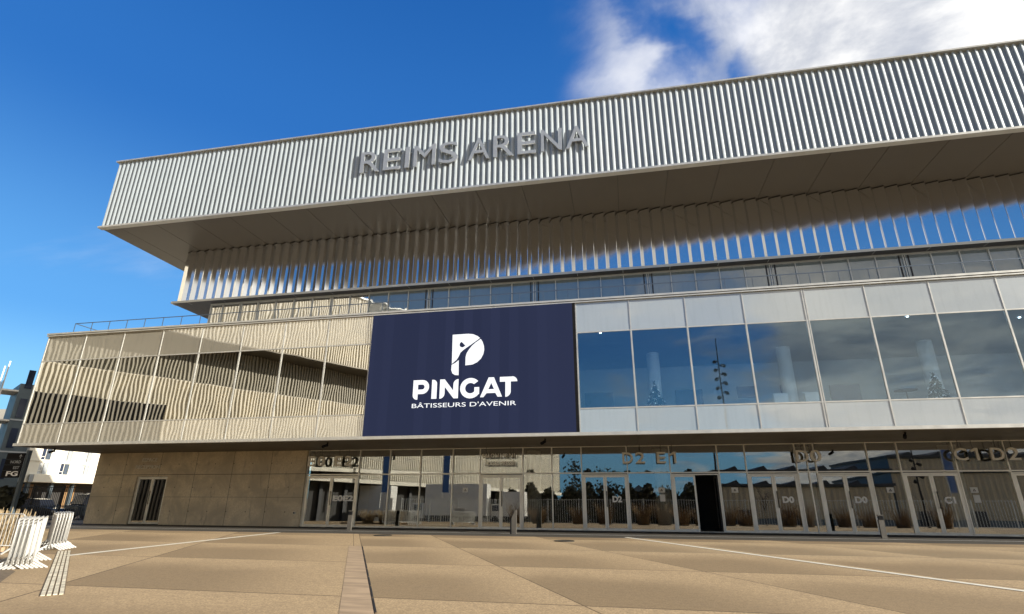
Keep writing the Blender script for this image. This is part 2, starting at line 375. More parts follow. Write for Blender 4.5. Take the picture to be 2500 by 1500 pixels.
def curve_mesh(name, loops, y, depth, mat, parent):
    """flat lettering: closed loops (x,z) filled even-odd, standing upright with front at y"""
    cu = bpy.data.curves.new(name, 'CURVE'); cu.dimensions = '2D'; cu.fill_mode = 'BOTH'; cu.extrude = depth / 2
    for L in loops:
        sp = cu.splines.new('POLY'); sp.points.add(len(L) - 1); sp.use_cyclic_u = True
        for i, (x, z) in enumerate(L): sp.points[i].co = (x, z, 0, 1)
    return _to_mesh(name, cu, y, depth, mat, parent)
def _to_mesh(name, cu, y, depth, mat, parent, bbox=None):
    ob = bpy.data.objects.new('_tmp', cu); COL.objects.link(ob)
    dg = bpy.context.evaluated_depsgraph_get(); dg.update()
    me = bpy.data.meshes.new_from_object(ob.evaluated_get(dg)); bpy.data.objects.remove(ob); bpy.data.curves.remove(cu)
    off = Vector((0, 0, 0)); p = parent
    while p is not None: off += p.location; p = p.parent
    xs = [v.co.x for v in me.vertices]; zs = [v.co.y for v in me.vertices]
    if bbox:
        x0, x1, z0, z1 = bbox; ax = (x1 - x0) / (max(xs) - min(xs)); az = (z1 - z0) / (max(zs) - min(zs)); bx = min(xs); bz = min(zs)
    for v in me.vertices:
        X, Zz, D = v.co.x, v.co.y, v.co.z
        if bbox: X = x0 + (X - bx) * ax; Zz = z0 + (Zz - bz) * az
        v.co = Vector((X, y + depth / 2 - D, Zz)) - off
    me.materials.clear(); me.materials.append(mat); me.name = name; me.update()
    o = bpy.data.objects.new(name, me); COL.objects.link(o)
    if parent is not None: o.parent = parent
    return o
def text_obj(name, s, x0, x1, z0, z1, y, depth, mat, parent, bold=.02):
    cu = bpy.data.curves.new(name, 'FONT'); cu.body = s; cu.size = 1; cu.extrude = depth / 2; cu.offset = bold; cu.resolution_u = 4
    return _to_mesh(name, cu, y, depth, mat, parent, (x0, x1, z0, z1))

# ------------------------------------------------------------------ ground
g = MB()
n = 0
prof = [(-1500, 0), (-60, 0), (0, 0), (40, 0), (1500, 0)]
for (y0, z0), (y1, z1) in zip(prof[:-1], prof[1:]):
    g.quad((-1500, y0, z0), (1500, y0, z0), (1500, y1, z1), (-1500, y1, z1))
tag(g.build('ground', plaza_m), kind='structure')
# darker paving band that runs towards the camera, and the slot drain on its right edge
tag(MB().quad((-9.92, 19.6, .004), (-1.2, 2.2, .004), (-.6, 2.2, .004), (-9.43, 19.6, .004)).build('paving_strip', strip_m), kind='structure')
sd = MB()
for i in range(14):
    a = i / 14; b_ = (i + .93) / 14
    def L(q): return (-9.43 + q * 8.83 + .02, 19.6 - q * 17.4)
    p, q = L(a), L(b_)
    sd.quad((p[0] - .005, p[1], .009), (q[0] - .005, q[1], .009), (q[0] + .028, q[1], .009), (p[0] + .028, p[1], .009))
tag(sd.build('drain_channel', dark_m), 'thin black slot drain along the right edge of the dark paving strip', 'drain')
def mark(p, q, wd):
    d = (Vector(q) - Vector(p)).normalized(); nn = Vector((-d.y, d.x)) * wd / 2
    return MB().quad((p[0] - nn.x, p[1] - nn.y, .008), (q[0] - nn.x, q[1] - nn.y, .008), (q[0] + nn.x, q[1] + nn.y, .008), (p[0] + nn.x, p[1] + nn.y, .008))
tag(mark((-16.2, 14.4), (-17.15, 26.3), .27).build('ground_marking', white_paint), kind='structure')
tag(mark((-.15, 26.9), (12.6, 3.0), .21).build('ground_marking', white_paint), kind='structure')
# dark threshold joints in the shade below the overhang
tag(MB().box(-36, 40, 28.3, 28.36, 0, .008).build('paving_joint', alu), kind='structure')

tag(MB().quad((-11.35, 8.75, .004), (-13.95, 11.25, .004), (-17, 12.6, .004), (-15.5, 8.0, .004)).build('planting_bed', pbr('dark_soil_gravel', (.16, .12, .075), .9, 0, .3, 8, .5, 40)), kind='structure')
tp = thing('tactile_strip', (-10, 8.6, 0), 'cream ribbed tactile strip leading up to the farther barrier stack', 'tactile paving')
a0 = Vector((-10.0, 8.6)); a1 = Vector((-17.8, 15.5)); d = (a1 - a0).normalized(); nn = Vector((d.y, -d.x)); nn = Vector((abs(nn.x), abs(nn.y)))
Lt = (a1 - a0).length
for k in range(4): MB().obox(a0 + nn * (k * .085), d, nn, Lt, .060, .004, .018).build('rib', tactile_m, tp)
MB().obox(a0 - nn * .02, d, nn, Lt, .355, .002, .006).build('base', strip_dk, tp)

for i, (x, y, lab) in enumerate(((-2.6, 23.85, 'flat dark manhole cover on sunlit paving, nearest to the entrance with the long white line'),
                                 (-11.2, 25.4, 'flat dark manhole cover at the shade edge below the screen'),
                                 (-8.3, 29.6, 'flat dark manhole cover in the shade before the glass doors under the screen'))):
    mh = thing('manhole_cover', (x, y, 0), lab, 'manhole', 'manhole covers in the plaza')
    k = 20; r0 = .36
    MB().prism([(x + r0 * math.cos(6.2832 * q / k), y + r0 * math.sin(6.2832 * q / k)) for q in range(k)], 'z', .004, .014).build('lid', iron_m, mh)
    rr = MB()
    rr.tube([(x + .41 * math.cos(6.2832 * q / k), y + .41 * math.sin(6.2832 * q / k), .006) for q in range(k + 1)], .02, 5, cap=False)
    rr.build('rim', iron_m, mh)

# ------------------------------------------------------------------ the arena
A = thing('arena_building', (0, 32, 0), 'large arena with a ribbed grey roof box, mirrored steel storey and long glazed hall', 'arena')
PIT = 2.737
XR = 40.0
BACK = 42.5
# --- roof box
YR, ZR, ZT = 26.11, 18.68, 23.85
xl = -33.55
rm = MB(); W_ = PIT / 8; n = int((XR - xl) / W_) + 1
def rib_profile(x):
    pts = [(x, YR + .06)]
    for k in range(1, 9):
        a = k / 8 * math.pi / 2
        pts.append((x + W_ * (.42 * k / 8 + .22 * math.sin(a)), YR + .06 + .135 * (1 - math.cos(a))))
    pts.append((x + W_ * .985, YR + .20)); return pts
prev = None
for i in range(n):
    pts = rib_profile(xl + .12 + i * W_)
    if prev: pts = [prev] + pts
    for (x0, y0), (x1, y1) in zip(pts[:-1], pts[1:]):
        rm.quad((x0, y0, ZR + .1), (x1, y1, ZR + .1), (x1, y1, ZT - .02), (x0, y0, ZT - .02))
    prev = pts[-1]
fc = rm.build('ribbed_cladding', ribs, A, smooth=False)
B('coping', alu, A, xl - .08, XR, YR - .06, YR + .6, ZT - .04, ZT + .05)
B('edge_trim', alu, A, xl - .1, XR, YR - .02, YR + .35, ZR - .02, ZR + .10)
B('roof_core', soffit_m, A, xl + .1, XR, YR + .5, BACK, ZR + .1, ZT - .05)
B('side_cladding', ribs, A, xl + .02, xl + .095, YR + .4, BACK, ZR + .1, ZT - .05)
xs = [xl] + [.66 + k * PIT for k in range(-12, 15)] + [XR]
for a, b_ in zip(xs[:-1], xs[1:]):
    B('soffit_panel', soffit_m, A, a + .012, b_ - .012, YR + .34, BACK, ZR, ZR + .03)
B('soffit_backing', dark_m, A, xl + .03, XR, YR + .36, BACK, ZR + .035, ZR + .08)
# --- mirrored sawtooth storey
Y2, Z2 = 30.34, 14.60
x2 = -30.70; w2 = PIT / 4 * 1.012
sm_ = MB(); x = x2 + .12; n = int((XR - x) / w2) + 1; D2 = .20
for i in range(n):
    a = x + i * w2
    p = [(a, Y2 + .12 + D2), (a + w2 * .70, Y2 + .12), (a + w2 * .74, Y2 + .125), (a + w2, Y2 + .12 + D2)]
    for (X0, Y0), (X1, Y1) in zip(p[:-1], p[1:]):
        sm_.quad((X0, Y0, Z2 + .13), (X1, Y1, Z2 + .13), (X1, Y1, ZR - .03), (X0, Y0, ZR - .03))
sm_.build('sawtooth_cladding', steel, A)
st_ = MB()
for i in range(n):
    a = x + i * w2
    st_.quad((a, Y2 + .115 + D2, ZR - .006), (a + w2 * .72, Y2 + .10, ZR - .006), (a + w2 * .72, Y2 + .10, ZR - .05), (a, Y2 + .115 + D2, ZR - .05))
st_.build('dark_top_strip', dark_m, A)  # flat dark strip along the top edge of the sawtooth panels
B('edge_trim', alu, A, x2 - .08, XR, Y2, Y2 + .5, Z2 - .02, Z2 + .13)
B('storey_core', soffit_m, A, x2 + .14, XR, Y2 + .5, BACK, Z2 + .03, ZR - .001)
for a, b_ in zip([x2] + xs[2:-1], xs[2:-1] + [XR]):
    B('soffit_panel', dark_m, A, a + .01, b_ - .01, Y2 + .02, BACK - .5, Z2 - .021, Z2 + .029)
# --- clerestory
YC = 31.0
cx = [2.06 + k * 1.3853 for k in range(-21, 28)]
xc0 = -27.98
cx = [xc0] + [v for v in cx if v > xc0 + .3]
for i, (a, b_) in enumerate(zip(cx[:-1], cx[1:])):
    B('clerestory_pane', clere_l if b_ < -15 else clere_m, A, a, b_, YC + .03, YC + .05, 11.45, Z2 - .022)
for i, a in enumerate(cx):
    dbl = abs(((a - 2.06) / 1.3853) % 5) < .1 or abs(((a - 2.06) / 1.3853) % 5 - 5) < .1
    mbx = MB().box(a - .025, a + .025, YC - .05, YC + .03, 11.45, Z2 - .022)
    if dbl:
        mbx.box(a + .09, a + .12, YC - .04, YC + .03, 11.45, Z2 - .022)
    mbx.build('clerestory_mullion', alu, A)
    if dbl and a > -14:
        MB().box(a - .22, a - .15, YC + .005, YC + .028, 11.45, Z2 - .022).box(a + .25, a + .32, YC + .005, YC + .028, 11.45, Z2 - .022).build('blind_guide', dark_m, A)
B('clerestory_head', alu, A, xc0 - .03, XR, YC - .06, YC + .02, Z2 - .11, Z2 - .023)
B('clerestory_end_wall', room_m, A, xc0 - .03, xc0, YC + .05, BACK - .6, 11.45, Z2 - .022)
B('clerestory_core', room_dark, A, xc0, XR, YC + .4, BACK - .6, 11.46, Z2 - .024)
# --- glazed hall box
YB, ZB, ZBT = 26.60, 4.50, 11.45
xb = -35.65
lx = [-35.60, -32.70, -29.85, -27.04, -24.27, -21.50, -18.75, -16.01, -13.32]
rx = [-1.98 + k * PIT for k in range(0, 16)]
ZS0, ZS1 = 5.80, 9.68
def bay(a, b_, left):
    sp_, gl_ = (spandrel_l, glass_left) if left else (spandrel, glass_up)
    B('spandrel_panel', sp_, A, a, b_, YB + .05, YB + .09, ZS1 + .03, ZBT - .16)
    B('spandrel_panel', sp_, A, a, b_, YB + .05, YB + .09, ZB + .17, ZS0 - .03)
    wf = MB()
    wf.box(a + .03, b_ - .03, YB + .033, YB + .10, ZS0 - .03, ZS0 + .03).box(a + .03, b_ - .03, YB + .033, YB + .10, ZS1 - .03, ZS1 + .03)
    wf.box(a + .03, a + .045, YB + .035, YB + .10, ZS0 + .03, ZS1 - .03).box(b_ - .045, b_ - .03, YB + .035, YB + .10, ZS0 + .03, ZS1 - .03)
    fr = wf.build('window', alu, A)
    B('pane', gl_, fr, a + .046, b_ - .046, YB + .06, YB + .075, ZS0 + .031, ZS1 - .031)
for a, b_ in zip(lx[:-1], lx[1:]): bay(a, b_, True)
for a, b_ in zip(rx[:-1], rx[1:]): bay(a, b_, False)
for a in lx + rx:
    mm_ = MB().box(a - .028, a + .028, YB + .030, YB + .11, ZB + .16, ZBT - .15)
    if abs(a - 8.968) < .1: mm_.box(a + .07, a + .12, YB + .030, YB + .11, ZB + .16, ZBT - .15)
    mm_.build('mullion', alu, A)
B('sill_band', alu, A, xb - .05, XR, YB - .10, YB + .20, ZB, ZB + .155)
cp = MB().box(xb - .03, XR, YB - .08, YB + .3, ZBT - .05, ZBT + .05).box(xb - .03, XR, YB - .05, YB + .3, ZBT - .15, ZBT - .085)
cp.build('coping', alu, A)
B('terrace_deck', room_m, A, xb, XR, YB + .3, BACK, ZBT - .30, ZBT - .02)
B('side_wall', spandrel, A, xb - .02, xb + .03, YB + .2, BACK, ZB + .02, ZBT - .31)
B('hall_floor', floor_in, A, xb + .06, XR, YB + .22, BACK, ZB + .12, ZB + .55)
B('hall_ceiling', ceil_m, A, xb + .06, XR, YB + .32, BACK, 11.0, 11.12)
B('hall_back_wall', room_m, A, xb + .06, XR, 41.0, 41.2, ZB + .56, 10.99)
B('hall_partition', room_dark, A, -13.2, -13.1, YB + .3, 40.9, ZB + .56, 10.99)
for xk in (2.35, 10.6, 18.8, 27.0):
    MB().tube([(xk, 36.8, ZB + .56), (xk, 36.8, 10.99)], .42, 20).build('column', column_m, A, True)
for (a, b_, z0, z1) in ((4.0, 5.9, 8.0, 9.2), (14.4, 16.3, 8.0, 9.2), (-2.6, -.5, 7.6, 9.2), (8.3, 9.6, 8.5, 9.3), (11.2, 12.0, 8.5, 9.3)):
    B('wall_screen', panel_in, A, a, b_, 40.9, 40.99, z0, z1)
for (a, b_) in ((9.2, 10.0), (10.95, 11.7)):
    B('counter', column_m, A, a, b_, 35.2, 35.6, ZB + .56, 7.75)
# unseen light strips added to brighten the hall, then the lit downlights
fill_strip_m = pbr('fill_glow', (.9, .9, .9), .5, emit=(.92, .96, 1.0), es=60.0)
dot_m = pbr('small_lamp_glow', (.9, .9, .9), .5, emit=(1, .95, .88), es=7.0)
for xk in [0.0 + q * PIT * 1.5 for q in range(8)]:
    MB().box(xk - .9, xk + .9, 27.7, 27.85, 10.93, 10.995).build('added_fill_strip', fill_strip_m, A)
for xk, yk in ((-.9, 31.2), (15.5, 31.2), (21.5, 32.5)):
    MB().tube([(xk, yk, 10.985), (xk, yk, 10.95)], .06, 10).build('downlight', dot_m, A)
# box soffit
for a, b_ in zip([xb] + [.76 + k * PIT for k in range(-12, 14)], [.76 + k * PIT for k in range(-12, 14)] + [XR]):
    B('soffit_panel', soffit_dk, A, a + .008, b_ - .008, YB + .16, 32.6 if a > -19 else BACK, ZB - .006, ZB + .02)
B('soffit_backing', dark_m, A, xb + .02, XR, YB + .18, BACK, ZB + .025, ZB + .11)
# --- concrete wall with reception door
XW0, XW1, YW = -35.35, -19.62, 32.0
wl = MB()
dz = 2.97
wl.box(XW0, -31.98, YW, YW + .4, 0, ZB - .01).box(-29.57, XW1, YW, YW + .4, 0, ZB - .01).box(-31.98, -29.57, YW, YW + .4, dz, ZB - .01)
wl.box(XW0, XW0 + .4, YW + .4, BACK - 1, 0, ZB - .01)
wl.build('concrete_wall', concrete, A)
B('wall_joint', dark_m, A, XW0 + .4, XW1, YW + .41, YW + .45, 0, ZB - .02)

def pane_tilt(par, x0, x1, y, z0, z1, k=.016):
    zm = (z0 + z1) / 2; n_ = []
    for dy_ in (0, .010):
        n_ += [(x0, y + dy_ - k * (zm - z0), z0), (x1, y + dy_ - k * (zm - z0), z0), (x1, y + dy_ + k * (z1 - zm), z1), (x0, y + dy_ + k * (z1 - zm), z1)]
    m_ = MB(); m_.v = n_; m_.f = [(0, 1, 2, 3), (7, 6, 5, 4), (0, 4, 5, 1), (1, 5, 6, 2), (2, 6, 7, 3), (3, 7, 4, 0)]
    return m_.build('pane', glass_gf, par)
def door(x0, x1, zt, y, left_open=None, text=None, tx=None, fm=framem, kick=.08):
    """double door: outer frame part, two leaves, each leaf's pane and handle below it"""
    fr = MB().box(x0, x0 + .06, y - .05, y + .08, 0.02, zt).box(x1 - .06, x1, y - .05, y + .08, .02, zt).box(x0 + .06, x1 - .06, y - .05, y + .08, zt - .06, zt)
    fr.build('door_frame', fm, A)
    xm = (x0 + x1) / 2
    for k, (a, b_) in enumerate(((x0 + .065, xm - .006), (xm + .006, x1 - .065))):
        if left_open == k:
            # leaf swung inwards, seen edge-on
            a_ = b_ - .06
            lf = MB().box(b_ - .07, b_, y + .02, y + 1.1, .03, .14).box(b_ - .07, b_, y + .02, y + 1.1, zt - .2, zt - .07).box(b_ - .07, b_, y + .02, y + .12, .14, zt - .2).box(b_ - .07, b_, y + 1.0, y + 1.1, .14, zt - .2)
            lo = lf.build('door', dark_m, A)
            B('pane', glass_gf, lo, b_ - .04, b_ - .03, y + .12, y + 1.0, .14, zt - .2)
            continue
        lf = MB().box(a, a + .09, y - .04, y + .02, .03, zt - .07).box(b_ - .09, b_, y - .04, y + .02, .03, zt - .07)
        lf.box(a + .09, b_ - .09, y - .04, y + .02, .03, .03 + kick + .03).box(a + .09, b_ - .09, y - .04, y + .02, zt - .16, zt - .07)
        lo = lf.build('door', fm, A)
        pane_tilt(lo, a + .09, b_ - .09, y - .012, .03 + kick + .03, zt - .16)
        if k == 1:
            hx_ = a + .05
            MB().tube([(hx_, y - .13, 1.22), (hx_, y - .13, 2.06)], .02, 8).tube([(hx_, y - .13, 1.3), (hx_, y - .04, 1.3)], .014, 6).tube([(hx_, y - .13, 1.98), (hx_, y - .04, 1.98)], .014, 6).build('handle', black_m, lo)
            if text:
                text_obj('lettering', text, tx[0], tx[1], 1.47, 1.80, y - .034, .006, white_letter_m, lo, .045)
door(-31.96, -29.59, dz - .02, YW + .16)
B('door_lobby', room_dark, A, -31.97, -29.58, YW + 1.5, YW + 1.55, .0, dz)

tag(MB().box(-60, 60, 26.35, 32.3, 0, .003).build('painted_shade_band', shade_band_m), kind='structure')  # added band: shade under the overhang painted as dark ground
# --- entrance glazing
YG = 32.2
gx = [-19.60, -16.09, -14.08, -12.08, -10.06, -8.38, -5.80, -4.10, -2.40, .16, 2.48, 5.02, 6.45, 8.99, 9.52, 9.93, 12.46, 13.91, 16.46, 18.74, 21.2, 23.9, 25.4, 28.0, 30.6, 33.2, 36.0, 40.0]
doors = {-19.60: ('E0E2', (-17.66, -16.30), None), -8.38: (None, None, None), -2.40: ('D2', (-.76, -.24), None), 2.48: (None, None, 1),
         6.45: ('D0', (8.02, 8.58), None), 9.93: ('D0', (11.48, 12.05), None), 13.91: ('C1', (15.53, 16.02), None), 18.74: ('C0', (20.2, 20.8), None), 23.9: (None, None, None)}
lt = MB()
for a, b_ in zip(gx[:-1], gx[1:]):
    B('transom_pane', glass_gf, A, a + .03, b_ - .03, YG + .0, YG + .012, 3.06, 4.455)
    if a in doors:
        s_, tx, op = doors[a]; door(a + .04, b_ - .04, 2.95, YG, op, s_, tx)
    else:
        wf = MB().box(a + .03, b_ - .03, YG - .03, YG + .03, .03, .10).build('fixed_window', framem, A)
        pane_tilt(wf, a + .03, b_ - .03, YG - .006, .10, 2.985)
        if (b_ - a) > 1.2 and round(a, 2) in (-10.06, .16, 5.02, 12.46, 16.46):
            xx = {-10.06: -9.24, .16: 1.92, 5.02: 5.72, 12.46: 13.21, 16.46: 16.96}[round(a, 2)]
            nb = MB().box(xx - .17, xx + .17, YG - .020, YG - .018, 1.98, 2.24)
            if round(a, 2) in (.16, 16.46): nb.box(xx - .12, xx + .16, YG - .026, YG - .018, 1.52, 1.88)
            no = nb.build('notice', paper_m, wf)
            curve_mesh('notice_symbol', [[(xx - .07, 2.05), (xx, 2.18), (xx + .07, 2.05)], [(xx - .03, 2.065), (xx, 2.12), (xx + .03, 2.065)]], YG - .0225, .0015, black_m, wf)
for a in gx:
    MB().box(a - .03, a + .03, YG - .07, YG + .06, .0, ZB - .01).build('mullion', framem, A)
B('transom', framem, A, gx[0] - .03, XR, YG - .075, YG + .06, 2.99, 3.055)
B('head_rail', framem, A, gx[0] - .03, XR, YG - .075, YG + .06, 4.455, ZB - .008)
B('threshold', framem, A, gx[0] - .03, XR, YG - .09, YG + .08, .004, .03)
# foyer behind the glass
B('foyer_floor', floor_in, A, -19.6, XR, YG + .09, 42.4, .004, .02)
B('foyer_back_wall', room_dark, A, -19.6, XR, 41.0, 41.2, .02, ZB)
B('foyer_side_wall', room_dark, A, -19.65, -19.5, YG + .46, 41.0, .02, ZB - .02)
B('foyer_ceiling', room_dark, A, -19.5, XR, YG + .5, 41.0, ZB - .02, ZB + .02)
for xk in (-5.5, 2.13, 10.0, 17.4):
    MB().tube([(xk, 34.5, .02), (xk, 34.5, ZB - .02)], .42, 20).build('column', column_m, A, True)
# black panel standing in for the dark inside the open doorway
B('doorway_dark_stand_in', black_m, A, 3.6, 5.0, YG + 2.2, YG + 2.25, .02, 2.9)

# ------------------------------------------------------------------ LED screen
L_ = thing('led_screen', (-7.7, 26.5, 4.6), 'big dark blue advertising screen with a white P emblem between the window rows', 'screen')
sx0, sx1, sz0, sz1 = -13.27, -2.16, 4.66, 11.29
MB().box(sx0 - .02, sx1 + .14, YB - .02, YB + .12, sz0 - .005, sz1 + .005).build('housing', black_m, L_)
disp = MB().box(sx0, sx1, YB - .06, YB - .021, sz0, sz1).build('display', led_m, L_)
YF = YB - .066
def arc(cx_, cz, r, a0, a1, k=10, rz=None):
    rz = rz or r
    return [(cx_ + r * math.cos(R(a0 + (a1 - a0) * i / k)), cz + rz * math.sin(R(a0 + (a1 - a0) * i / k))) for i in range(k + 1)]
def dsp(name, loops): return curve_mesh(name, loops, YF, .004, led_white, disp)
# letters
dsp('letter', [[(-10.64, 7.51), (-10.15, 7.51)] + arc(-10.13, 7.14, .37, 90, -90) + [(-10.37, 6.77), (-10.37, 6.49)] + arc(-10.40, 6.72, .24, -90, -180, 6),
               [(-10.37, 7.27)] + arc(-10.14, 7.14, .13, 90, -90, 8) + [(-10.37, 7.01)]])
dsp('letter', [[(-9.61, 7.5), (-9.55, 7.5)] + arc(-9.55, 7.28, .22, 90, 0, 6) + [(-9.33, 6.5), (-9.61, 6.5)]])
dsp('letter', [[(-9.17, 7.5), (-8.92, 7.5), (-8.44, 6.90), (-8.44, 7.22)] + arc(-8.17, 7.22, .27, 180, 90, 6) + [(-8.17, 6.49), (-8.41, 6.49), (-8.90, 7.10), (-8.90, 6.76)] + arc(-9.17, 6.76, .27, 0, -90, 6)])
dsp('letter', [arc(-7.52, 6.99, .55, 42, 322, 20, .53) + [(-7.05, 6.68), (-7.05, 7.03), (-7.31, 7.03), (-7.31, 6.82)] + arc(-7.52, 6.99, .28, 318, 48, 18, .27)])
dsp('letter', [[(-7.0, 6.5), (-6.56, 7.51), (-6.28, 7.51), (-5.85, 6.5)] + [(-6.08, 6.5), (-6.20, 6.70), (-6.66, 6.70), (-6.82, 6.5)], [(-6.42, 7.22), (-6.57, 6.90), (-6.27, 6.90)]])
dsp('letter', [[(-5.97, 7.51), (-5.3, 7.51)] + arc(-5.32, 7.26, .26, 90, 0, 6) + [(-5.40, 7.26), (-5.40, 6.76)] + arc(-5.68, 6.76, .28, 0, -90, 6) + [(-5.68, 7.26), (-5.97, 7.26)]])
# emblem
dsp('emblem', [[(-8.59, 9.91), (-7.72, 9.92), (-7.45, 9.88), (-7.2, 9.76), (-7.07, 9.65), (-7.35, 9.45), (-7.7, 9.22), (-7.98, 9.03), (-8.12, 8.90), (-8.22, 8.68), (-8.32, 8.52), (-8.57, 8.31)],
                [(-8.09, 9.51)] + arc(-8.03, 9.34, .155, 110, 320, 10) + [(-7.85, 9.26)]])
dsp('emblem', [[(-7.03, 9.60), (-6.92, 9.42), (-6.85, 9.2), (-6.83, 9.0), (-6.87, 8.77), (-7.0, 8.52), (-7.2, 8.34), (-7.45, 8.23), (-7.83, 8.20), (-7.83, 8.65), (-7.78, 8.85), (-7.66, 9.05), (-7.5, 9.25), (-7.3, 9.42)]])
dsp('emblem', [[(-8.20, 8.50), (-8.38, 8.36), (-8.58, 8.26), (-8.59, 7.98), (-8.52, 7.80), (-8.38, 7.71), (-8.18, 7.69)]])
text_obj('lettering', "BÂTISSEURS D'AVENIR", -10.65, -5.12, 6.05, 6.33, YF, .004, led_white, disp, .0)

# ------------------------------------------------------------------ big roof lettering
RA = thing('roof_lettering', (-7.8, 25.8, 20.3), 'big grey metal capitals reading REIMS ARENA standing off the ribbed roof box', 'sign')
fy = 26.03; kf = fy / 26.3
for ch, a, b_ in (('R', -15.03, -13.72), ('E', -13.49, -12.36), ('I', -12.06, -11.78), ('M', -11.50, -10.10), ('S', -9.88, -8.67),
                  ('A', -8.02, -6.70), ('R', -6.48, -5.23), ('E', -5.01, -3.92), ('N', -3.60, -2.38), ('A', -2.15, -.84)):
    text_obj('letter', ch, a * kf, b_ * kf, 1.6 + (20.70 - 1.6) * kf, 1.6 + (22.20 - 1.6) * kf, fy, .10, letter_m, RA, .0)
br = MB()
for xk in (-14.5, -13.0, -11.6, -10.5, -9.1, -7.0, -5.8, -4.4, -2.9, -1.2):
    for zk in (20.6, 21.6): br.box(xk - .03, xk + .03, fy + .10, YR + .1, zk, zk + .05)
br.build('bracket', letter_m, RA)

# ------------------------------------------------------------------ hanging gate signs
def hang(label, chars, z0=3.50, z1=4.10, y=31.70, cat='sign', rods=True):
    x0 = min(c[1] for c in chars); x1 = max(c[2] for c in chars)
    s_ = thing('gate_sign', ((x0 + x1) / 2, y, z0), label, cat, 'gate letters hanging before the entrance glass')
    for c in chars:
        if c[0] == '1':
            w_ = .085; curve_mesh('letter', [[(c[2] - w_, z0), (c[2] + .03, z0), (c[2] + .03, z1), (c[2] - w_, z1), (c[1], z1 - .13), (c[1] + .05, z1 - .21), (c[2] - w_, z1 - .13)]], y, .10, sign_letter_m, s_)
        else: text_obj('letter', c[0], c[1], c[2], z0, z1, y, .10, sign_letter_m, s_, .015)
        xm = (c[1] + c[2]) / 2
        MB().tube([(xm, y + .05, z1 - .03), (xm, y + .05, ZB)], .012, 6).build('rod', dark_m, s_)
hang('hanging grey gate letters reading E0 E2 beside the concrete wall', [('E', -19.36, -18.89), ('0', -18.71, -18.22), ('E', -17.52, -17.04), ('2', -16.87, -16.39)])
hang('hanging grey gate letters reading D2 next to E1', [('D', -.08, .50), ('2', .63, 1.14)])
hang('hanging grey gate letters reading E1 next to D2', [('E', 1.78, 2.26), ('1', 2.46, 2.78)])
hang('hanging grey gate letters reading D0 over the narrow double post', [('D', 8.91, 9.52), ('0', 9.58, 10.13)])
hang('hanging grey gate letters reading C1 at the far right', [('C', 16.23, 16.84), ('1', 16.98, 17.30)])
hang('hanging grey gate letters reading D2 at the far right edge', [('D', 17.85, 18.45), ('2', 18.57, 19.1)])
vs = thing('lounge_sign', (-7.1, 31.7, 3.45), 'small two line hanging sign over the glass doors under the screen', 'sign')
text_obj('lettering', 'SALON VIP N1', -8.15, -6.20, 3.90, 4.12, 31.70, .05, sign_letter_m, vs, .02)
text_obj('lettering', 'LOGES PRESSE', -7.97, -6.20, 3.46, 3.68, 31.70, .05, sign_letter_m, vs, .02)
for xk in (-7.9, -6.45): MB().tube([(xk, 31.76, 3.45), (xk, 31.76, ZB)], .012, 6).build('rod', dark_m, vs)
MB().box(-8.0, -6.2, 31.755, 31.775, 3.43, 3.455).box(-8.1, -6.2, 31.755, 31.775, 3.87, 3.895).build('rail', dark_m, vs)
es = thing('wall_lettering', (-31.1, 31.9, 3.5), 'small raised metal words ESPACE RECEPTION on the concrete wall over the reception door', 'sign')
text_obj('lettering', 'ESPACE', -31.78, -30.62, 3.92, 4.14, 31.95, .05, sign_letter_m, es, .01)
text_obj('lettering', 'RECEPTION', -32.18, -30.33, 3.45, 3.68, 31.95, .05, sign_letter_m, es, .01)

# ------------------------------------------------------------------ terrace railing
RL = thing('terrace_railing', (0, 27.8, ZBT), 'thin dark steel railing along the terrace edge above the glazed hall', 'railing')
MB().box(-35.3, XR, 27.78, 27.82, 12.53, 12.57).box(-35.3, XR, 27.79, 27.81, 11.66, 11.68).box(-35.32, -35.28, 27.8, 40, 12.53, 12.57).box(-35.31, -35.29, 27.8, 40, 11.66, 11.68).build('rail', rail_m, RL)
k = 0
while -35.3 + k * 1.3685 < 30:
    xk = -35.3 + k * 1.3685; MB().box(xk - .015, xk + .015, 27.785, 27.815, ZBT - .02, 12.54).build('post', rail_m, RL); k += 1
for yk in (30.5, 33.2, 36): MB().box(-35.315, -35.285, yk, yk + .03, ZBT - .02, 12.54).build('post', rail_m, RL)

# ------------------------------------------------------------------ soffit cameras
def cctv(x, y, label):
    c_ = thing('security_camera', (x, y, ZB), label, 'camera', 'cameras under the overhang')
    MB().tube([(x, y, ZB - .005), (x, y, ZB - .12)], .05, 10, .03).build('mount', black_m, c_)
    MB().tube([(x - .02, y + .04, ZB - .14), (x - .16, y - .22, ZB - .26)], .075, 10).build('body', black_m, c_)
cctv(-15.8, 27.6, 'small black camera under the overhang near the left end of the entrance glass')
cctv(-3.84, 27.65, 'small black camera under the overhang below the right end of the screen')
cctv(12.44, 27.6, 'small black camera under the overhang toward the right, near gate C1')
cctv(-34.6, 28.2, 'small black camera under the left tip of the overhang')
wc = thing('wall_fitting', (-20.0, 31.9, .75), 'small round dark socket low on the concrete wall next to door E0E2', 'wall fitting')
MB().tube([(-20.0, 31.995, .78), (-20.0, 31.93, .78)], .08, 14).build('plate', alu, wc)
MB().tube([(-20.0, 31.929, .78), (-20.0, 31.90, .78)], .045, 12).build('cap', black_m, wc)

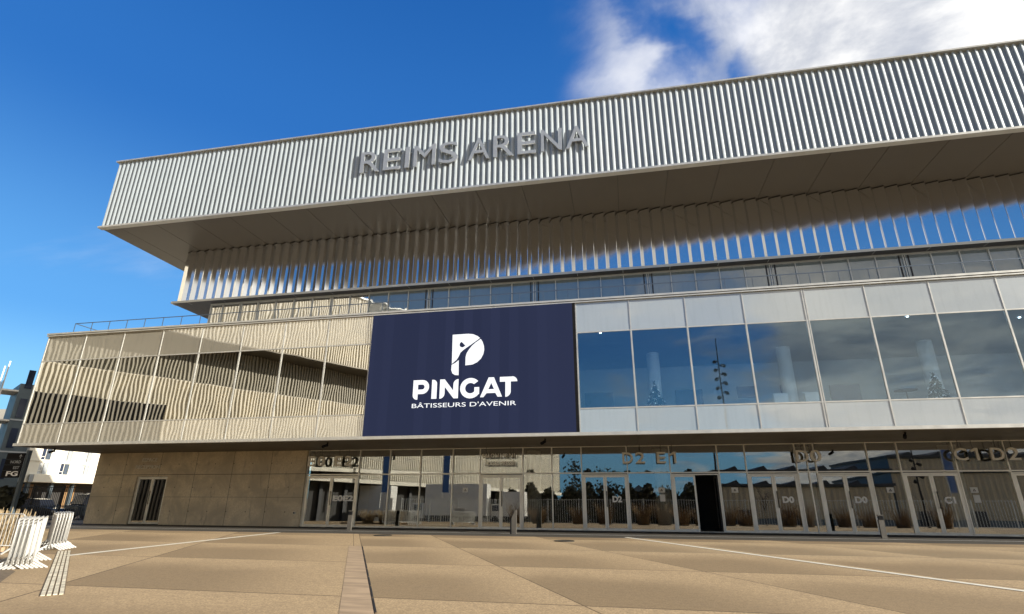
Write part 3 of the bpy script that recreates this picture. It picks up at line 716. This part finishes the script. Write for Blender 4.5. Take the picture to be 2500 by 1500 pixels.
# ------------------------------------------------------------------ bollards
def bollard(x, y, kind, label):
    b0 = thing('bollard_light', (x, y, 0), label, 'bollard', 'bollards before the entrance glass')
    if kind == 0:
        MB().box(x - .11, x + .11, y - .06, y + .06, 0, .78).build('post', post_m, b0)
        MB().box(x - .09, x + .09, y - .05, y + .05, .78, .96).build('lamp_head', black_m, b0)
        MB().box(x - .11, x + .11, y - .06, y + .06, .96, 1.0).build('cap', post_m, b0)
    else:
        MB().prism([(x - .12, 0), (x + .12, 0), (x + .12, 1.12), (x + .06, 1.12), (x - .12, .72)], 'y', y - .06, y + .06).build('post', post_m, b0)
        MB().prism([(x - .20, 0), (x - .125, 0), (x - .125, .70), (x - .02, 1.06), (x - .05, 1.06), (x - .20, .62)], 'y', y - .03, y + .03).build('back_plate', dark_m, b0)
bollard(-14.7, 28.9, 0, 'short flat steel post with a dark head before door E0E2')
bollard(-5.5, 28.0, 1, 'short steel post with a slanted top before the glass doors under the screen')
bollard(11.2, 28.9, 0, 'short flat steel post with a dark head between gates D0 and C1')

# ------------------------------------------------------------------ crowd barriers
def barrier_proto():
    b0 = thing('crowd_barrier', (0, 0, 0), 'x', 'barrier')
    Lb, H = 2.35, 1.12
    fr = MB(); rr = .12
    path = [(0, 0, .12), (0, 0, H - rr)] + [(rr - rr * math.cos(R(a)), 0, H - rr + rr * math.sin(R(a))) for a in (30, 60, 90)] + [(Lb - rr + rr * math.sin(R(a)), 0, H - rr + rr * math.cos(R(a))) for a in (0, 30, 60, 90)] + [(Lb, 0, .12)]
    fr.tube(path, .018, 8); fr.tube([(0, 0, .22), (Lb, 0, .22)], .015, 6)
    fr.build('frame', galv, b0, True)
    bb = MB()
    for i in range(1, 17): bb.tube([(i * Lb / 17, 0, .22), (i * Lb / 17, 0, H - .01)], .009, 5)
    bb.build('bar', galv, b0)
    for xk in (.12, Lb - .12):
        f_ = MB()
        for s_ in (-1, 1):
            f_.prism([(0, .22), (s_ * .33, 0.02), (s_ * .33, 0.0), (s_ * .29, 0.0), (0, .18)] if s_ > 0 else [(0, .18), (-.29, 0), (-.33, 0), (-.33, .02), (0, .22)], 'x', xk - .025, xk + .025)
        f_.build('foot', galv, b0)
    return b0
proto = barrier_proto(); used = False
def put_barrier(x, y, ang, label, group):
    global used
    o = proto if not used else copy_tree(proto); used = True
    o.location = (x, y, 0); o.rotation_euler = (0, 0, ang)
    tag(o, label, 'barrier', group); return o
ordn = ['leftmost', 'second from the left', 'third from the left', 'fourth from the left', 'fifth from the left', 'rightmost']
ang = math.atan2(.66, -.75)
for i in range(6):
    o = put_barrier(-14.36 + i * .05, 11.32 + i * .075, ang - R(.3), 'galvanised crowd barrier, %s of the near stack' % ordn[i], 'near stack of crowd barriers')
for i in range(6):
    o = put_barrier(-18.22 - i * .10, 15.55 + i * .19, ang + R(4), 'galvanised crowd barrier, %s of the farther stack' % ordn[i], 'farther stack of crowd barriers')
put_barrier(-18.3 - 2.35, 14.5, R(2), 'galvanised crowd barrier standing across the dry grass behind the near stack', None)
wb = thing('white_board', (-15.3, 11.3, 0), 'plain white board cut by the left edge of the photo beside the near barrier stack', 'board')
MB().prism([(-16.3, .75), (-15.16, .75), (-15.08, 1.38), (-15.16, 1.44), (-16.3, 1.46)], 'y', 11.28, 11.32).build('panel', board_m, wb)
MB().box(-15.9, -15.84, 11.33, 11.37, 0, 1.3).box(-15.45, -15.39, 11.33, 11.37, 0, 1.3).build('leg', galv, wb)

# ------------------------------------------------------------------ grasses
def grass_clump(x, y, z, h, r, nb, mat, label, group, name='ornamental_grass', wd=.014):
    o = thing(name, (x, y, z), label, 'grass', group)
    m1 = MB(); m2 = MB()
    for i in range(nb):
        a = random.uniform(0, 6.283); q = r * math.sqrt(random.random()) * .5
        bx, by = x + q * math.cos(a), y + q * math.sin(a); a2 = a + random.uniform(-.8, .8)
        hh_ = h * random.uniform(.55, 1.0); sp_ = r * random.uniform(.1, .7)
        pts = [(bx + math.cos(a2) * sp_ * (t_ ** 1.8), by + math.sin(a2) * sp_ * (t_ ** 1.8), z + hh_ * t_ * (1 - .12 * t_)) for t_ in (0, .35, .7, 1)]
        px_, py_ = -math.sin(a2 + .7) * wd / 2, math.cos(a2 + .7) * wd / 2
        for j in range(3):
            w0 = 1 - j * .25; w1 = 1 - (j + 1) * .25
            p, q2 = pts[j], pts[j + 1]
            m1.quad((p[0] - px_ * w0, p[1] - py_ * w0, p[2]), (p[0] + px_ * w0, p[1] + py_ * w0, p[2]), (q2[0] + px_ * w1, q2[1] + py_ * w1, q2[2]), (q2[0] - px_ * w1, q2[1] - py_ * w1, q2[2]))
        if i % 4 == 0:
            e = pts[-1]; m2.tube([(e[0], e[1], e[2] - .1), (e[0] + .01, e[1], e[2] + .02), (e[0] + .02, e[1], e[2] + .16)], .022, 5, .006)
    m1.build('blade', mat, o); m2.build('plume', mat, o)
    return o
grass_clump(-20.3, 15.6, 0, 1.25, .75, 520, grass_m, 'dry straw coloured grass clump between the white board and the near barriers', 'dry grasses by the barriers', wd=.022)
grass_clump(-21.5, 15.5, 0, 1.30, .8, 420, grass_m, 'dry straw coloured grass clump behind the single barrier', 'dry grasses by the barriers', wd=.022)
grass_clump(-22.9, 15.9, 0, 1.3, .9, 380, grass_m, 'dry straw coloured grass clump farthest back at the left edge', 'dry grasses by the barriers', wd=.022)
tag(MB().box(-26, -19.4, 15.0, 15.1, 0, .12).build('planter_kerb', strip_m), kind='structure')

# ------------------------------------------------------------------ direction sign
DS = thing('direction_sign', (-38.5, 29.3, 0), 'black hanging direction board reading NORD EST FG at the left edge', 'sign')
MB().box(-39.25, -37.85, 29.0, 29.06, 2.80, 4.32).build('panel', black_m, DS)
MB().box(-37.86, -37.66, 29.08, 29.28, 0, 4.5).box(-39.2, -37.7, 29.07, 29.15, 4.2, 4.3).build('post', slate_m, DS)
text_obj('lettering', 'FG', -38.88, -37.95, 2.90, 3.20, 28.985, .01, white_letter_m, DS, .03)
text_obj('lettering', 'EST', -38.45, -37.97, 3.33, 3.50, 28.985, .01, letter_m, DS, .01)
text_obj('lettering', 'NORD', -38.80, -37.97, 3.68, 3.86, 28.985, .01, letter_m, DS, .01)
curve_mesh('arrow', [[(-38.12, 4.24), (-38.0, 4.12), (-38.03, 4.09), (-38.10, 4.16), (-38.10, 3.98), (-38.14, 3.98), (-38.14, 4.16), (-38.21, 4.09), (-38.24, 4.12)]], 28.985, .01, letter_m, DS)
MB().box(-39.25, -37.85, 28.992, 28.999, 3.245, 3.255).box(-39.25, -37.85, 28.992, 28.999, 3.585, 3.595).box(-39.25, -37.85, 28.992, 28.999, 3.935, 3.945).build('divider', slate_m, DS)

# ------------------------------------------------------------------ fences at the left
def bar_fence(p, q, h, step, mat, label, r_=.012, z0=.12, rail=True, zb=0.0, name='bar_fence', post=2.4, wpost=.04):
    p = Vector(p); q = Vector(q); d_ = (q - p); L0 = d_.length; d_.normalize()
    f0 = thing(name, (p.x, p.y, zb), label, 'fence')
    bars = MB(); k_ = int(L0 / step)
    for i in range(k_ + 1):
        c_ = p + d_ * (i * step); bars.box(c_.x - r_, c_.x + r_, c_.y - r_, c_.y + r_, zb + z0, zb + h)
    bars.build('bar', mat, f0)
    rl = MB(); nn_ = Vector((-d_.y, d_.x))
    for zz in (z0 + .02, h - .12): rl.obox(p - nn_ * .02, d_, nn_, L0, .04, zb + zz, zb + zz + .045)
    rl.build('rail', mat, f0)
    k_ = int(L0 / post)
    for i in range(k_ + 1):
        c_ = p + d_ * (i * post); MB().box(c_.x - wpost, c_.x + wpost, c_.y - wpost, c_.y + wpost, zb, zb + h + .05).build('post', mat, f0)
    return f0
bar_fence((-35.6, 34.8), (-56, 33.2), 2.42, .14, dark_m, 'tall dark vertical bar fence between the concrete wall and the car park')
bar_fence((-36.2, 32.9), (-41.2, 32.7), 1.15, .17, rail_m, 'low dark steel gate railing in front of the tall bar fence', post=2.5, z0=.14)

# ------------------------------------------------------------------ cars behind the fence
def car(x, y, ang_, Lc, H, mat, label):
    c0 = thing('parked_car', (x, y, 0), label, 'car', 'cars parked behind the bar fence')
    hw = .88; l = Lc / 2
    def loft(secs):
        m_ = MB(); k_ = len(secs[0])
        for s_ in secs: m_.v += s_
        for i in range(len(secs) - 1):
            for j_ in range(k_):
                j2 = (j_ + 1) % k_; m_.f.append((i * k_ + j_, i * k_ + j2, (i + 1) * k_ + j2, (i + 1) * k_ + j_))
        m_.f.append(tuple(range(k_))[::-1]); m_.f.append(tuple((len(secs) - 1) * k_ + j_ for j_ in range(k_)))
        return m_
    def place(m_):
        ca, sa = math.cos(ang_), math.sin(ang_)
        m_.v = [(x + a * ca - b * sa, y + a * sa + b * ca, c) for a, b, c in m_.v]; return m_
    hb = H * .58
    def sec(xx, zt, wd_, zb=.28): return [(xx, -wd_, zb), (xx, wd_, zb), (xx, wd_ * 1.0, zt * .75), (xx, wd_ * .93, zt), (xx, -wd_ * .93, zt), (xx, -wd_, zt * .75)]
    place(loft([sec(-l, hb * .7, hw * .8, .4), sec(-l + .12, hb * .93, hw * .95), sec(-l + .6, hb, hw), sec(0, hb * 1.03, hw), sec(l - 1.1, hb * 1.0, hw), sec(l - .3, hb * .86, hw * .95), sec(l, hb * .62, hw * .8, .4)])).build('body', mat, c0, False)
    def cab(xx, z_, wd_): return [(xx, -wd_, z_ - .01), (xx, wd_, z_ - .01), (xx, wd_, z_), (xx, -wd_, z_)]
    m_ = MB(); b0 = hb * 1.0
    q = [(-l + .35, b0, hw * .92), (-l + .75, H * .96, hw * .76), (-.1, H, hw * .78), (.75, H * .95, hw * .74), (l - 1.15, b0, hw * .9)]
    for a, z_, wd_ in q: m_.v += [(a, -wd_, z_), (a, wd_, z_)]
    base = len(m_.v)
    for i in range(4): m_.f.append((2 * i, 2 * i + 1, 2 * i + 3, 2 * i + 2))
    m_.f.append((0, 2, 4, 6, 8)); m_.f.append((9, 7, 5, 3, 1))
    place(m_).build('window', bluewin_m, c0)
    rf = MB(); rf.v = [(-l + .72, -hw * .77, H * .965), (-l + .72, hw * .77, H * .965), (-.1, hw * .79, H + .012), (-.1, -hw * .79, H + .012), (.78, hw * .75, H * .955), (.78, -hw * .75, H * .955)]
    rf.f = [(0, 1, 2, 3), (3, 2, 4, 5)]; place(rf).build('roof', mat, c0)
    for xx in (-l + .8, l - .85):
        for s_ in (-1, 1):
            place(MB().tube([(xx, s_ * hw * .99, .33), (xx, s_ * hw * .76, .33)], .33, 16)).build('wheel', tyre_m, c0)
    for s_ in (-1, 1):
        place(MB().box(l - .16, l - .02, s_ * .65 - .14, s_ * .65 + .14, hb * .60, hb * .75)).build('headlight', paper_m, c0)
car(-46.5, 37.6, R(12), 4.3, 1.55, car_b, 'dark hatchback right behind the bars, nearest the direction board')
car(-43.4, 40.5, R(80), 4.7, 1.95, car_a, 'grey van like car behind the bars, nearest the concrete wall')
car(-52.5, 38.4, R(5), 4.3, 1.5, car_a, 'grey saloon car behind the bars at the far left')
car(-46.0, 47.0, R(85), 4.4, 1.5, truck_m, 'pale car parked in the second row beyond the bars')

# ------------------------------------------------------------------ white flats behind
AP = thing('apartment_block', (-72, 60, 0), 'white block of flats seen under the left overhang with an open ground floor', 'building')
XF = -70.25; y0, y1 = 54.2, 84.0
rows = [(4.38, 5.70), (6.05, 7.35), (7.9, 9.2), (9.6, 10.9)]
cols_ = [55.85 + k * 2.72 for k in range(10)]
wm = MB()
yy = [y0] + [v for c in cols_ for v in (c, c + 1.15)] + [y1]
for i in range(0, len(yy) - 1, 2): wm.box(XF - .3, XF, yy[i], yy[i + 1], 3.36, 12.2)
for c in cols_:
    zz = [3.36] + [v for r_ in rows for v in r_] + [12.2]
    for i in range(0, len(zz) - 1, 2): wm.box(XF - .3, XF, c, c + 1.15, zz[i], zz[i + 1])
wm.build('wall', white_m, AP)
MB().box(XF - 14, XF - .31, y0 + .01, y1, 3.4, 12.1).build('core', white_m, AP)
MB().box(XF - .0, XF + .55, y0 + 1.0, y1, 3.40, 4.28).box(XF, XF + .10, y0, y1, 5.84, 5.93).build('band', white_m, AP)
for i, c in enumerate(cols_[:5]):
    for j_, (z0, z1) in enumerate(rows[:2]):
        op = (i == 1 and j_ == 0) or (i == 0 and j_ == 1)
        w0_ = MB().box(XF - .14, XF - .08, c, c + .06, z0, z1).box(XF - .14, XF - .08, c + .5, c + .56, z0, z1).box(XF - .14, XF - .08, c, c + .56, z0 + .32, z0 + .38).build('window', board_m, AP)
        MB().box(XF - .2, XF - .16, c, c + .56, z0, z1).build('pane', bluewin_m if op else room_m, w0_)
        MB().box(XF - .12, XF - .04, c + .62, c + 1.12, z0, z1).build('shutter', letter_m if not op else rail_m, w0_)
gb = MB()
MB().box(XF - 13, XF - 2.6, y0 + 1.5, y1, 0, 3.35).build('ground_floor_wall', room_dark, AP)
for yk in (55.5, 58.4, 61.2, 64.4, 67.6, 71): MB().box(XF - .9, XF - .5, yk, yk + .35, 0, 3.39).build('pillar', slate_m, AP)
for yk in (56.3, 61.9, 66.2): MB().box(XF - 2.59, XF - 2.5, yk, yk + 1.6, .3, 3.2).build('panel', brown_m, AP)
# grey canopy that turns the corner
MB().obox((XF + .5, 55.2), (-.86, .5), (-.5, -.86), 14, .4, 3.38, 4.27).build('canopy', slate_m if 0 else letter_m, AP)

# slate tower with white balconies
TW = thing('apartment_tower', (-61, 43, 0), 'dark slate block with white framed balconies at the far left edge', 'building')
o0 = (-58.9, 45.2); dA = (-.5, -.866); dB = (-.866, .5)
MB().obox(o0, dA, dB, 2.0, 5, 0, 12.6).build('wall', slate_m, TW)
MB().obox((o0[0] + .87 * .04, o0[1] - .5 * .04), dA, (.866, -.5), 2.0, .03, 5.8, 5.95).obox((o0[0] + .87 * .04, o0[1] - .5 * .04), dA, (.866, -.5), 2.0, .03, 8.9, 9.05).build('string_course', letter_m, TW)
lf0 = (o0[0] + dA[0] * 2.0, o0[1] + dA[1] * 2.0)
for k in range(4):
    zb_ = 2.9 + k * 2.95
    bal = MB().obox((lf0[0], lf0[1]), dA, dB, 1.35, 3.4, zb_, zb_ + .16).build('balcony', board_m, TW)
    MB().obox((lf0[0] + dA[0] * 1.3, lf0[1] + dA[1] * 1.3), dA, dB, .05, 3.4, zb_ + .16, zb_ + 1.0).build('balustrade', alu, bal)
    fr = MB()
    for e in (0, 3.3): fr.obox((lf0[0] + dA[0] * 1.25 + dB[0] * e, lf0[1] + dA[1] * 1.25 + dB[1] * e), dA, dB, .1, .1, zb_ + .16, zb_ + 2.95)
    fr.build('balcony_frame', board_m, bal)
for k in range(4):
    zb_ = 3.3 + k * 2.95
    w0_ = MB().obox((o0[0] + dA[0] * 1.1 + .866 * .02, o0[1] + dA[1] * 1.1 - .5 * .02), dA, (.866, -.5), .55, .04, zb_, zb_ + 1.9).build('window', bluewin_m, TW)

# ------------------------------------------------------------------ trees
def tree(name, x, y, z, h, cr, mat, label, group=None, nleaf=500, bare=False):
    t0 = thing(name, (x, y, z), label, 'tree', group)
    tr_ = MB(); tr_.tube([(x, y, z), (x + .05, y, z + h * .4), (x - .03, y + .04, z + h * .7)], .14 if not bare else .09, 8, .05)
    tips = []
    for i in range(16 if bare else 10):
        a = random.uniform(0, 6.28); z0 = z + h * random.uniform(.3, .65)
        e = (x + math.cos(a) * cr * .8 * random.uniform(.4, 1), y + math.sin(a) * cr * .8 * random.uniform(.4, 1), z0 + h * random.uniform(.15, .35))
        tr_.tube([(x, y, z0), ((x + e[0]) / 2, (y + e[1]) / 2, (z0 + e[2]) / 2 + .08), e], .035, 5, .01); tips.append(e)
        if bare:
            for q in range(5):
                tr_.tube([e, (e[0] + random.uniform(-.5, .5), e[1] + random.uniform(-.5, .5), e[2] + random.uniform(.1, .8))], .012, 4, .004)
    tr_.build('trunk', bark_m, t0)
    if not bare:
        cw = MB()
        for i in range(nleaf):
            e = random.choice(tips); c_ = Vector((e[0] + random.gauss(0, cr * .28), e[1] + random.gauss(0, cr * .28), e[2] + random.gauss(0, h * .09)))
            s_ = random.uniform(.12, .3); u_ = Vector((random.gauss(0, 1), random.gauss(0, 1), random.gauss(0, 1))).normalized(); v_ = u_.orthogonal().normalized()
            cw.quad(tuple(c_ - u_ * s_), tuple(c_ - v_ * s_), tuple(c_ + u_ * s_), tuple(c_ + v_ * s_))
        cw.build('crown', mat, t0)
tree('shrub', -40.6, 30.6, 0, 2.2, .9, leaf_dk, 'dark shrub cut by the left edge below the direction board', nleaf=700)

# christmas trees in the upper hall
def xmas(x, y, label):
    t0 = thing('christmas_tree', (x, y, ZB + .56), label, 'christmas tree', 'christmas trees behind the upper windows')
    h = 2.35; zb_ = ZB + .56
    MB().tube([(x, y, zb_), (x, y, zb_ + h * .95)], .05, 6, .01).build('trunk', bark_m, t0)
    c_ = MB()
    for i in range(650):
        f_ = random.random() ** .7; zz = zb_ + .3 + (h - .3) * (1 - f_); rr = .85 * f_ * random.uniform(.75, 1.05); a = random.uniform(0, 6.28)
        px_, py_ = math.cos(a), math.sin(a); s_ = random.uniform(.12, .26)
        c_.quad((x + px_ * (rr - s_), y + py_ * (rr - s_), zz + .06), (x + px_ * rr - py_ * .04, y + py_ * rr + px_ * .04, zz - .02), (x + px_ * (rr + .06), y + py_ * (rr + .06), zz - .06), (x + px_ * rr + py_ * .04, y + py_ * rr - px_ * .04, zz - .02))
    c_.build('foliage', tree_m, t0)
    bl = MB()
    for i in range(26):
        f_ = (i + 1) / 27; zz = zb_ + .3 + (h - .3) * (1 - f_); a = i * 2.4; bl.sphere((x + math.cos(a) * .86 * f_, y + math.sin(a) * .86 * f_, zz), .035, 6, 4)
    bl.build('bauble', bauble, t0)
xmas(1.8, 28.6, 'dark decorated fir tree behind the second upper window right of the screen')
xmas(14.75, 28.8, 'dark decorated fir tree behind the upper windows toward the right')
def bar_table(x, y, h, r_, label, nm, grp):
    t0 = thing(nm, (x, y, ZB + .55), label, nm.replace('_', ' ').split()[-1], grp); zb_ = ZB + .56
    MB().tube([(x, y, zb_ + h - .04), (x, y, zb_ + h)], r_, 20).build('tabletop' if nm == 'bar_table' else 'seat', dark_m, t0)
    MB().tube([(x, y, zb_ + .02), (x, y, zb_ + h - .04)], .03, 8).build('leg', dark_m, t0)
    MB().tube([(x, y, zb_), (x, y, zb_ + .02)], r_ * .6, 16).build('base', dark_m, t0)
bar_table(14.0, 30.0, 1.75, .5, 'tall round dark table behind the upper window left of the right hand fir tree', 'bar_table', None)
bar_table(13.2, 30.1, 1.3, .24, 'dark stool left of the tall round table behind the upper window', 'bar_stool', 'stools by the tall table')
bar_table(14.9, 30.5, 1.3, .24, 'dark stool right of the tall round table behind the upper window', 'bar_stool', 'stools by the tall table')

# ------------------------------------------------------------------ what stands behind the camera and shows in the glass
OP = thing('opposite_hall', (-55, 10, 0), 'large gold ribbed hall mirrored in the left windows', 'building')
az = R(31.5); dW = Vector((math.sin(az), -math.cos(az))); nW = Vector((math.cos(az), math.sin(az)))   # along the wall, out of the wall
oW = Vector((-55, 10.6))
def corr(name, s0, s1, z0, z1, off, mat, pitch=.38, dep=.26):
    m_ = MB(); k_ = int((s1 - s0) / pitch)
    for i in range(k_):
        a = oW + dW * (s0 + i * pitch)
        P_ = [(0, 0), (.40, 0), (.55, -dep), (1.0, -dep)]
        pts = [a + dW * (p[0] * pitch) + nW * (off + p[1]) for p in P_] + [oW + dW * (s0 + (i + 1) * pitch) + nW * off]
        for p, q in zip(pts[:-1], pts[1:]): m_.quad((p.x, p.y, z0), (q.x, q.y, z0), (q.x, q.y, z1), (p.x, p.y, z1))
    return m_.build(name, mat, OP)
def slab(name, s0, s1, o0_, o1_, z0, z1, mat): 
    a = oW + dW * s0 + nW * o0_; return MB().obox(a, dW, nW, s1 - s0, o1_ - o0_, z0, z1).build(name, mat, OP)
S0, S1 = -32, 78
corr('fascia_cladding', S0, S1, 19.0, 31.2, 2.6, gold)
slab('roof_volume', S0, S1, -25, 2.25, 19.05, 31.1, soffit_m)
slab('soffit', S0, S1, -24, 2.9, 18.85, 19.0, soffit_m)
slab('coping', S0, S1, 2.2, 2.9, 31.1, 31.3, alu)
slab('recess_core', S0, S1, -24, -1.5, 14.3, 18.84, dark_m)
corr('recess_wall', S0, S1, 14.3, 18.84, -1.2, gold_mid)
corr('wall_cladding', S0, S1, 5.9, 14.2, .8, gold)
slab('wall_core', S0, S1, -24, .45, 5.8, 14.3, soffit_m)
slab('sill_band', S0, S1, .2, 1.1, 5.3, 5.85, gold)
slab('ground_floor', S0, S1, -24, -1.5, 0, 5.3, room_dark)
slab('annex_core', S0, 9.5, 1.0, 3.0, 0, 10.9, dark_m)
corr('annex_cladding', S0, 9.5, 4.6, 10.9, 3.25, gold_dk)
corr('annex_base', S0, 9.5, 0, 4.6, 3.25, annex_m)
for k in range(28):
    if S0 + k * 4 < S1: slab('pier', S0 + k * 4, S0 + k * 4 + .5, -1.4, -.9, 0, 5.3, dark_m)

# perimeter fence, grasses, trucks, halls, masts (all mirrored in the entrance glass)
bar_fence((-30, -9), (46, -9), 3.0, .30, alu, 'long bar fence mirrored low in the entrance glass', r_=.02, zb=0, name='perimeter_fence', post=4.0, wpost=.05)
gi = 0
for x_ in [-14, -11.5, -6, -3.2, 1.5, 4, 6.2, 8.7, 11.3, 13.4, 18, 20.2, 24, 27, 30, 34]:
    gi += 1
    grass_clump(x_ + random.uniform(-.5, .5), -7.6 + random.uniform(-.8, .8), 0, random.uniform(2.2, 3.0), 1.5, 190, grass_dk, 'tall russet grass clump mirrored in the entrance glass', 'tall grasses mirrored in the entrance glass', 'tall_grass', .05)
def truck(x, y, L0, H, label, cabin=True):
    t0 = thing('delivery_truck', (x, y, 0), label, 'truck', 'trucks mirrored in the entrance glass')
    zb_ = 0
    MB().box(x, x + L0, y, y + 2.4, zb_ + .9, zb_ + H).build('cargo_box', truck_m, t0)
    MB().box(x + .1, x + L0 - .1, y + .2, y + 2.2, zb_ + .6, zb_ + .89).build('chassis', dark_m, t0)
    if cabin:
        cb = MB().prism([(y + .1, zb_ + .5), (y + 2.3, zb_ + .5), (y + 2.3, zb_ + 2.6), (y + .1, zb_ + 2.6)], 'x', x - 1.9, x - .1).build('cab', truck_m, t0)
        MB().box(x - 1.7, x - .5, y + 2.3, y + 2.33, zb_ + 1.6, zb_ + 2.4).build('window', bluewin_m, cb)
    for xx in (x + .8, x + L0 - 1.2, x - 1.2): MB().tube([(xx, y + 2.45, zb_ + .45), (xx, y + 2.1, zb_ + .45)], .45, 14).build('wheel', tyre_m, t0)
truck(-29.5, -19, 9.5, 5.3, 'big white box truck mirrored in the entrance glass left of the lounge doors')
truck(-40.5, -19, 5.5, 5.1, 'white van like truck mirrored in the glass behind gate E0E2')
truck(-18, -21, 3.2, 4.3, 'small white truck mirrored in the glass just left of the lounge doors')
def hall(x0, x1, y0_, y1_, h, label, mat, dark_from=None):
    t0 = thing('neighbour_hall', (x0, y0_, 0), label, 'building', 'halls mirrored in the entrance glass')
    m_ = MB(); k_ = int((x1 - x0) / .9)
    for i in range(k_):
        a = x0 + i * .9
        m_.quad((a, y1_, 1.0), (a + .45, y1_ + .12, 1.0), (a + .45, y1_ + .12, h), (a, y1_, h)).quad((a + .45, y1_ + .12, 1.0), (a + .9, y1_, 1.0), (a + .9, y1_, h), (a + .45, y1_ + .12, h))
    m_.build('wall', mat, t0)
    MB().box(x0, x1, y0_, y1_ - .1, 0, h + .2).build('core', slate_m, t0)
    MB().box(x0 - .3, x1 + .3, y0_, y1_ + .6, h + .2, h + .6).build('roof', dark_m, t0)
    for i in range(int((x1 - x0) / 5)):
        a = x0 + 2 + i * 5; MB().prism([(a, h + .6), (a + 1.9, h + 1.3), (a + 2.4, h + .6)], 'y', y0_ + 1, y1_ - .5).build('roof_light', dark_m, t0)
    MB().box(x0 + 3, x0 + 6, y1_ + .13, y1_ + .2, 0, 2.4).box(x0 + 10, x0 + 13, y1_ + .13, y1_ + .2, 0, 2.4).build('gate', dark_m, t0)
hall(16, 45, -70, -44, 6.2, 'low brown hall with roof struts mirrored in the glass behind gates D0', beige_m)
hall(46, 74, -75, -46, 8.6, 'taller beige hall mirrored in the glass between gates D0 and C1', beige_m)
hall(84, 130, -80, -50, 6.0, 'far beige hall mirrored at the right edge of the entrance glass', beige_m)
ho = thing('old_house', (2, -52, 0), 'pale ochre house with a steep roof mirrored in the glass beside gate D2', 'house')
MB().box(-1, 6, -58, -51, 0, 4.4).build('wall', beige_m, ho)
MB().prism([(-1.4, 4.4), (6.4, 4.4), (2.5, 7.0)], 'y', -58.3, -50.7).build('roof', slate_m, ho)
for xx in (0.2, 2.0, 3.8): MB().box(xx, xx + .9, -50.99, -50.93, 1.4, 3.2).build('window', bluewin_m, ho)
for i, (xx, yy_, hh_) in enumerate(((-9, -38, 7.5), (-3, -42, 6.5), (8, -40, 6.0), (12, -36, 5.5), (78, -44, 8), (90, -40, 7))):
    tree('street_tree', xx, yy_, 0, hh_, 2.6, leaf_dk, 'dark tree beyond the fence mirrored in the entrance glass', 'trees mirrored in the entrance glass', 500)
hg = MB()
for i in range(8000):
    cx_ = random.uniform(-22, 15); top = 5.0 + .6 * math.sin(cx_ * .7) + .9 * math.sin(cx_ * 1.9 + 1); c_ = Vector((cx_, -33 + random.gauss(0, .8), random.uniform(.0, 1) ** .8 * top)); s_ = random.uniform(.22, .5)
    u_ = Vector((random.gauss(0, 1), random.gauss(0, 1), random.gauss(0, 1))).normalized(); v_ = u_.orthogonal().normalized()
    hg.quad(tuple(c_ - u_ * s_), tuple(c_ - v_ * s_), tuple(c_ + u_ * s_), tuple(c_ + v_ * s_))
tag(hg.build('hedge', leaf_dk), 'dark overgrown hedge mirrored low in the glass behind gate D2', 'hedge', kind='stuff')
tree('bare_tree', 16.5, -10.5, 0, 4.6, 1.4, leaf_dk, 'small bare tree mirrored in the glass left of the open door leaf', None, bare=True)
banner_m = pbr('blue_banner', (.03, .10, .28), .7, 0, .1, 2)
for x_, lab in ((-35.4, 'tall blue banner on a pole mirrored in the glass beside gate E0E2'), (-26.0, 'tall blue banner on a pole mirrored in the glass left of the lounge doors'), (38.7, 'tall blue banner on a pole mirrored in the glass at gate C1')):
    t0 = thing('banner_flag', (x_, -14, 0), lab, 'flag', 'banners mirrored in the entrance glass')
    MB().tube([(x_, -14, 0), (x_, -14, 8.4)], .05, 8, .03).build('pole', alu, t0)
    MB().box(x_ + .06, x_ + 1.0, -14.01, -13.99, 4.0, 8.2).build('banner', banner_m, t0)
def mast(x, y, h, lamps, label):
    t0 = thing('light_mast', (x, y, 0), label, 'lamp post', 'light masts mirrored in the glass')
    MB().tube([(x, y, 0), (x, y, h)], .16, 10, .05).build('pole', black_m, t0)
    for k_ in range(lamps):
        zz = h - 2.9 - k_ * .52; sgn = 1 if k_ % 2 else -1
        MB().tube([(x, y, zz), (x + sgn * .35, y + .2, zz + .05)], .05, 6).tube([(x + sgn * .30, y + .05, zz + .1), (x + sgn * .5, y + .45, zz - .1)], .17, 8, .22).build('lamp', black_m, t0)
mast(11.6, -12, 19.8, 9, 'black mast with a column of spotlights mirrored in the third upper window')
mast(35.5, -14, 9.3, 3, 'black mast with spotlights mirrored in the glass near gate C1')

for o in list(COL.objects):
    if o.type == 'MESH' and o.name.startswith('_'): bpy.data.objects.remove(o)
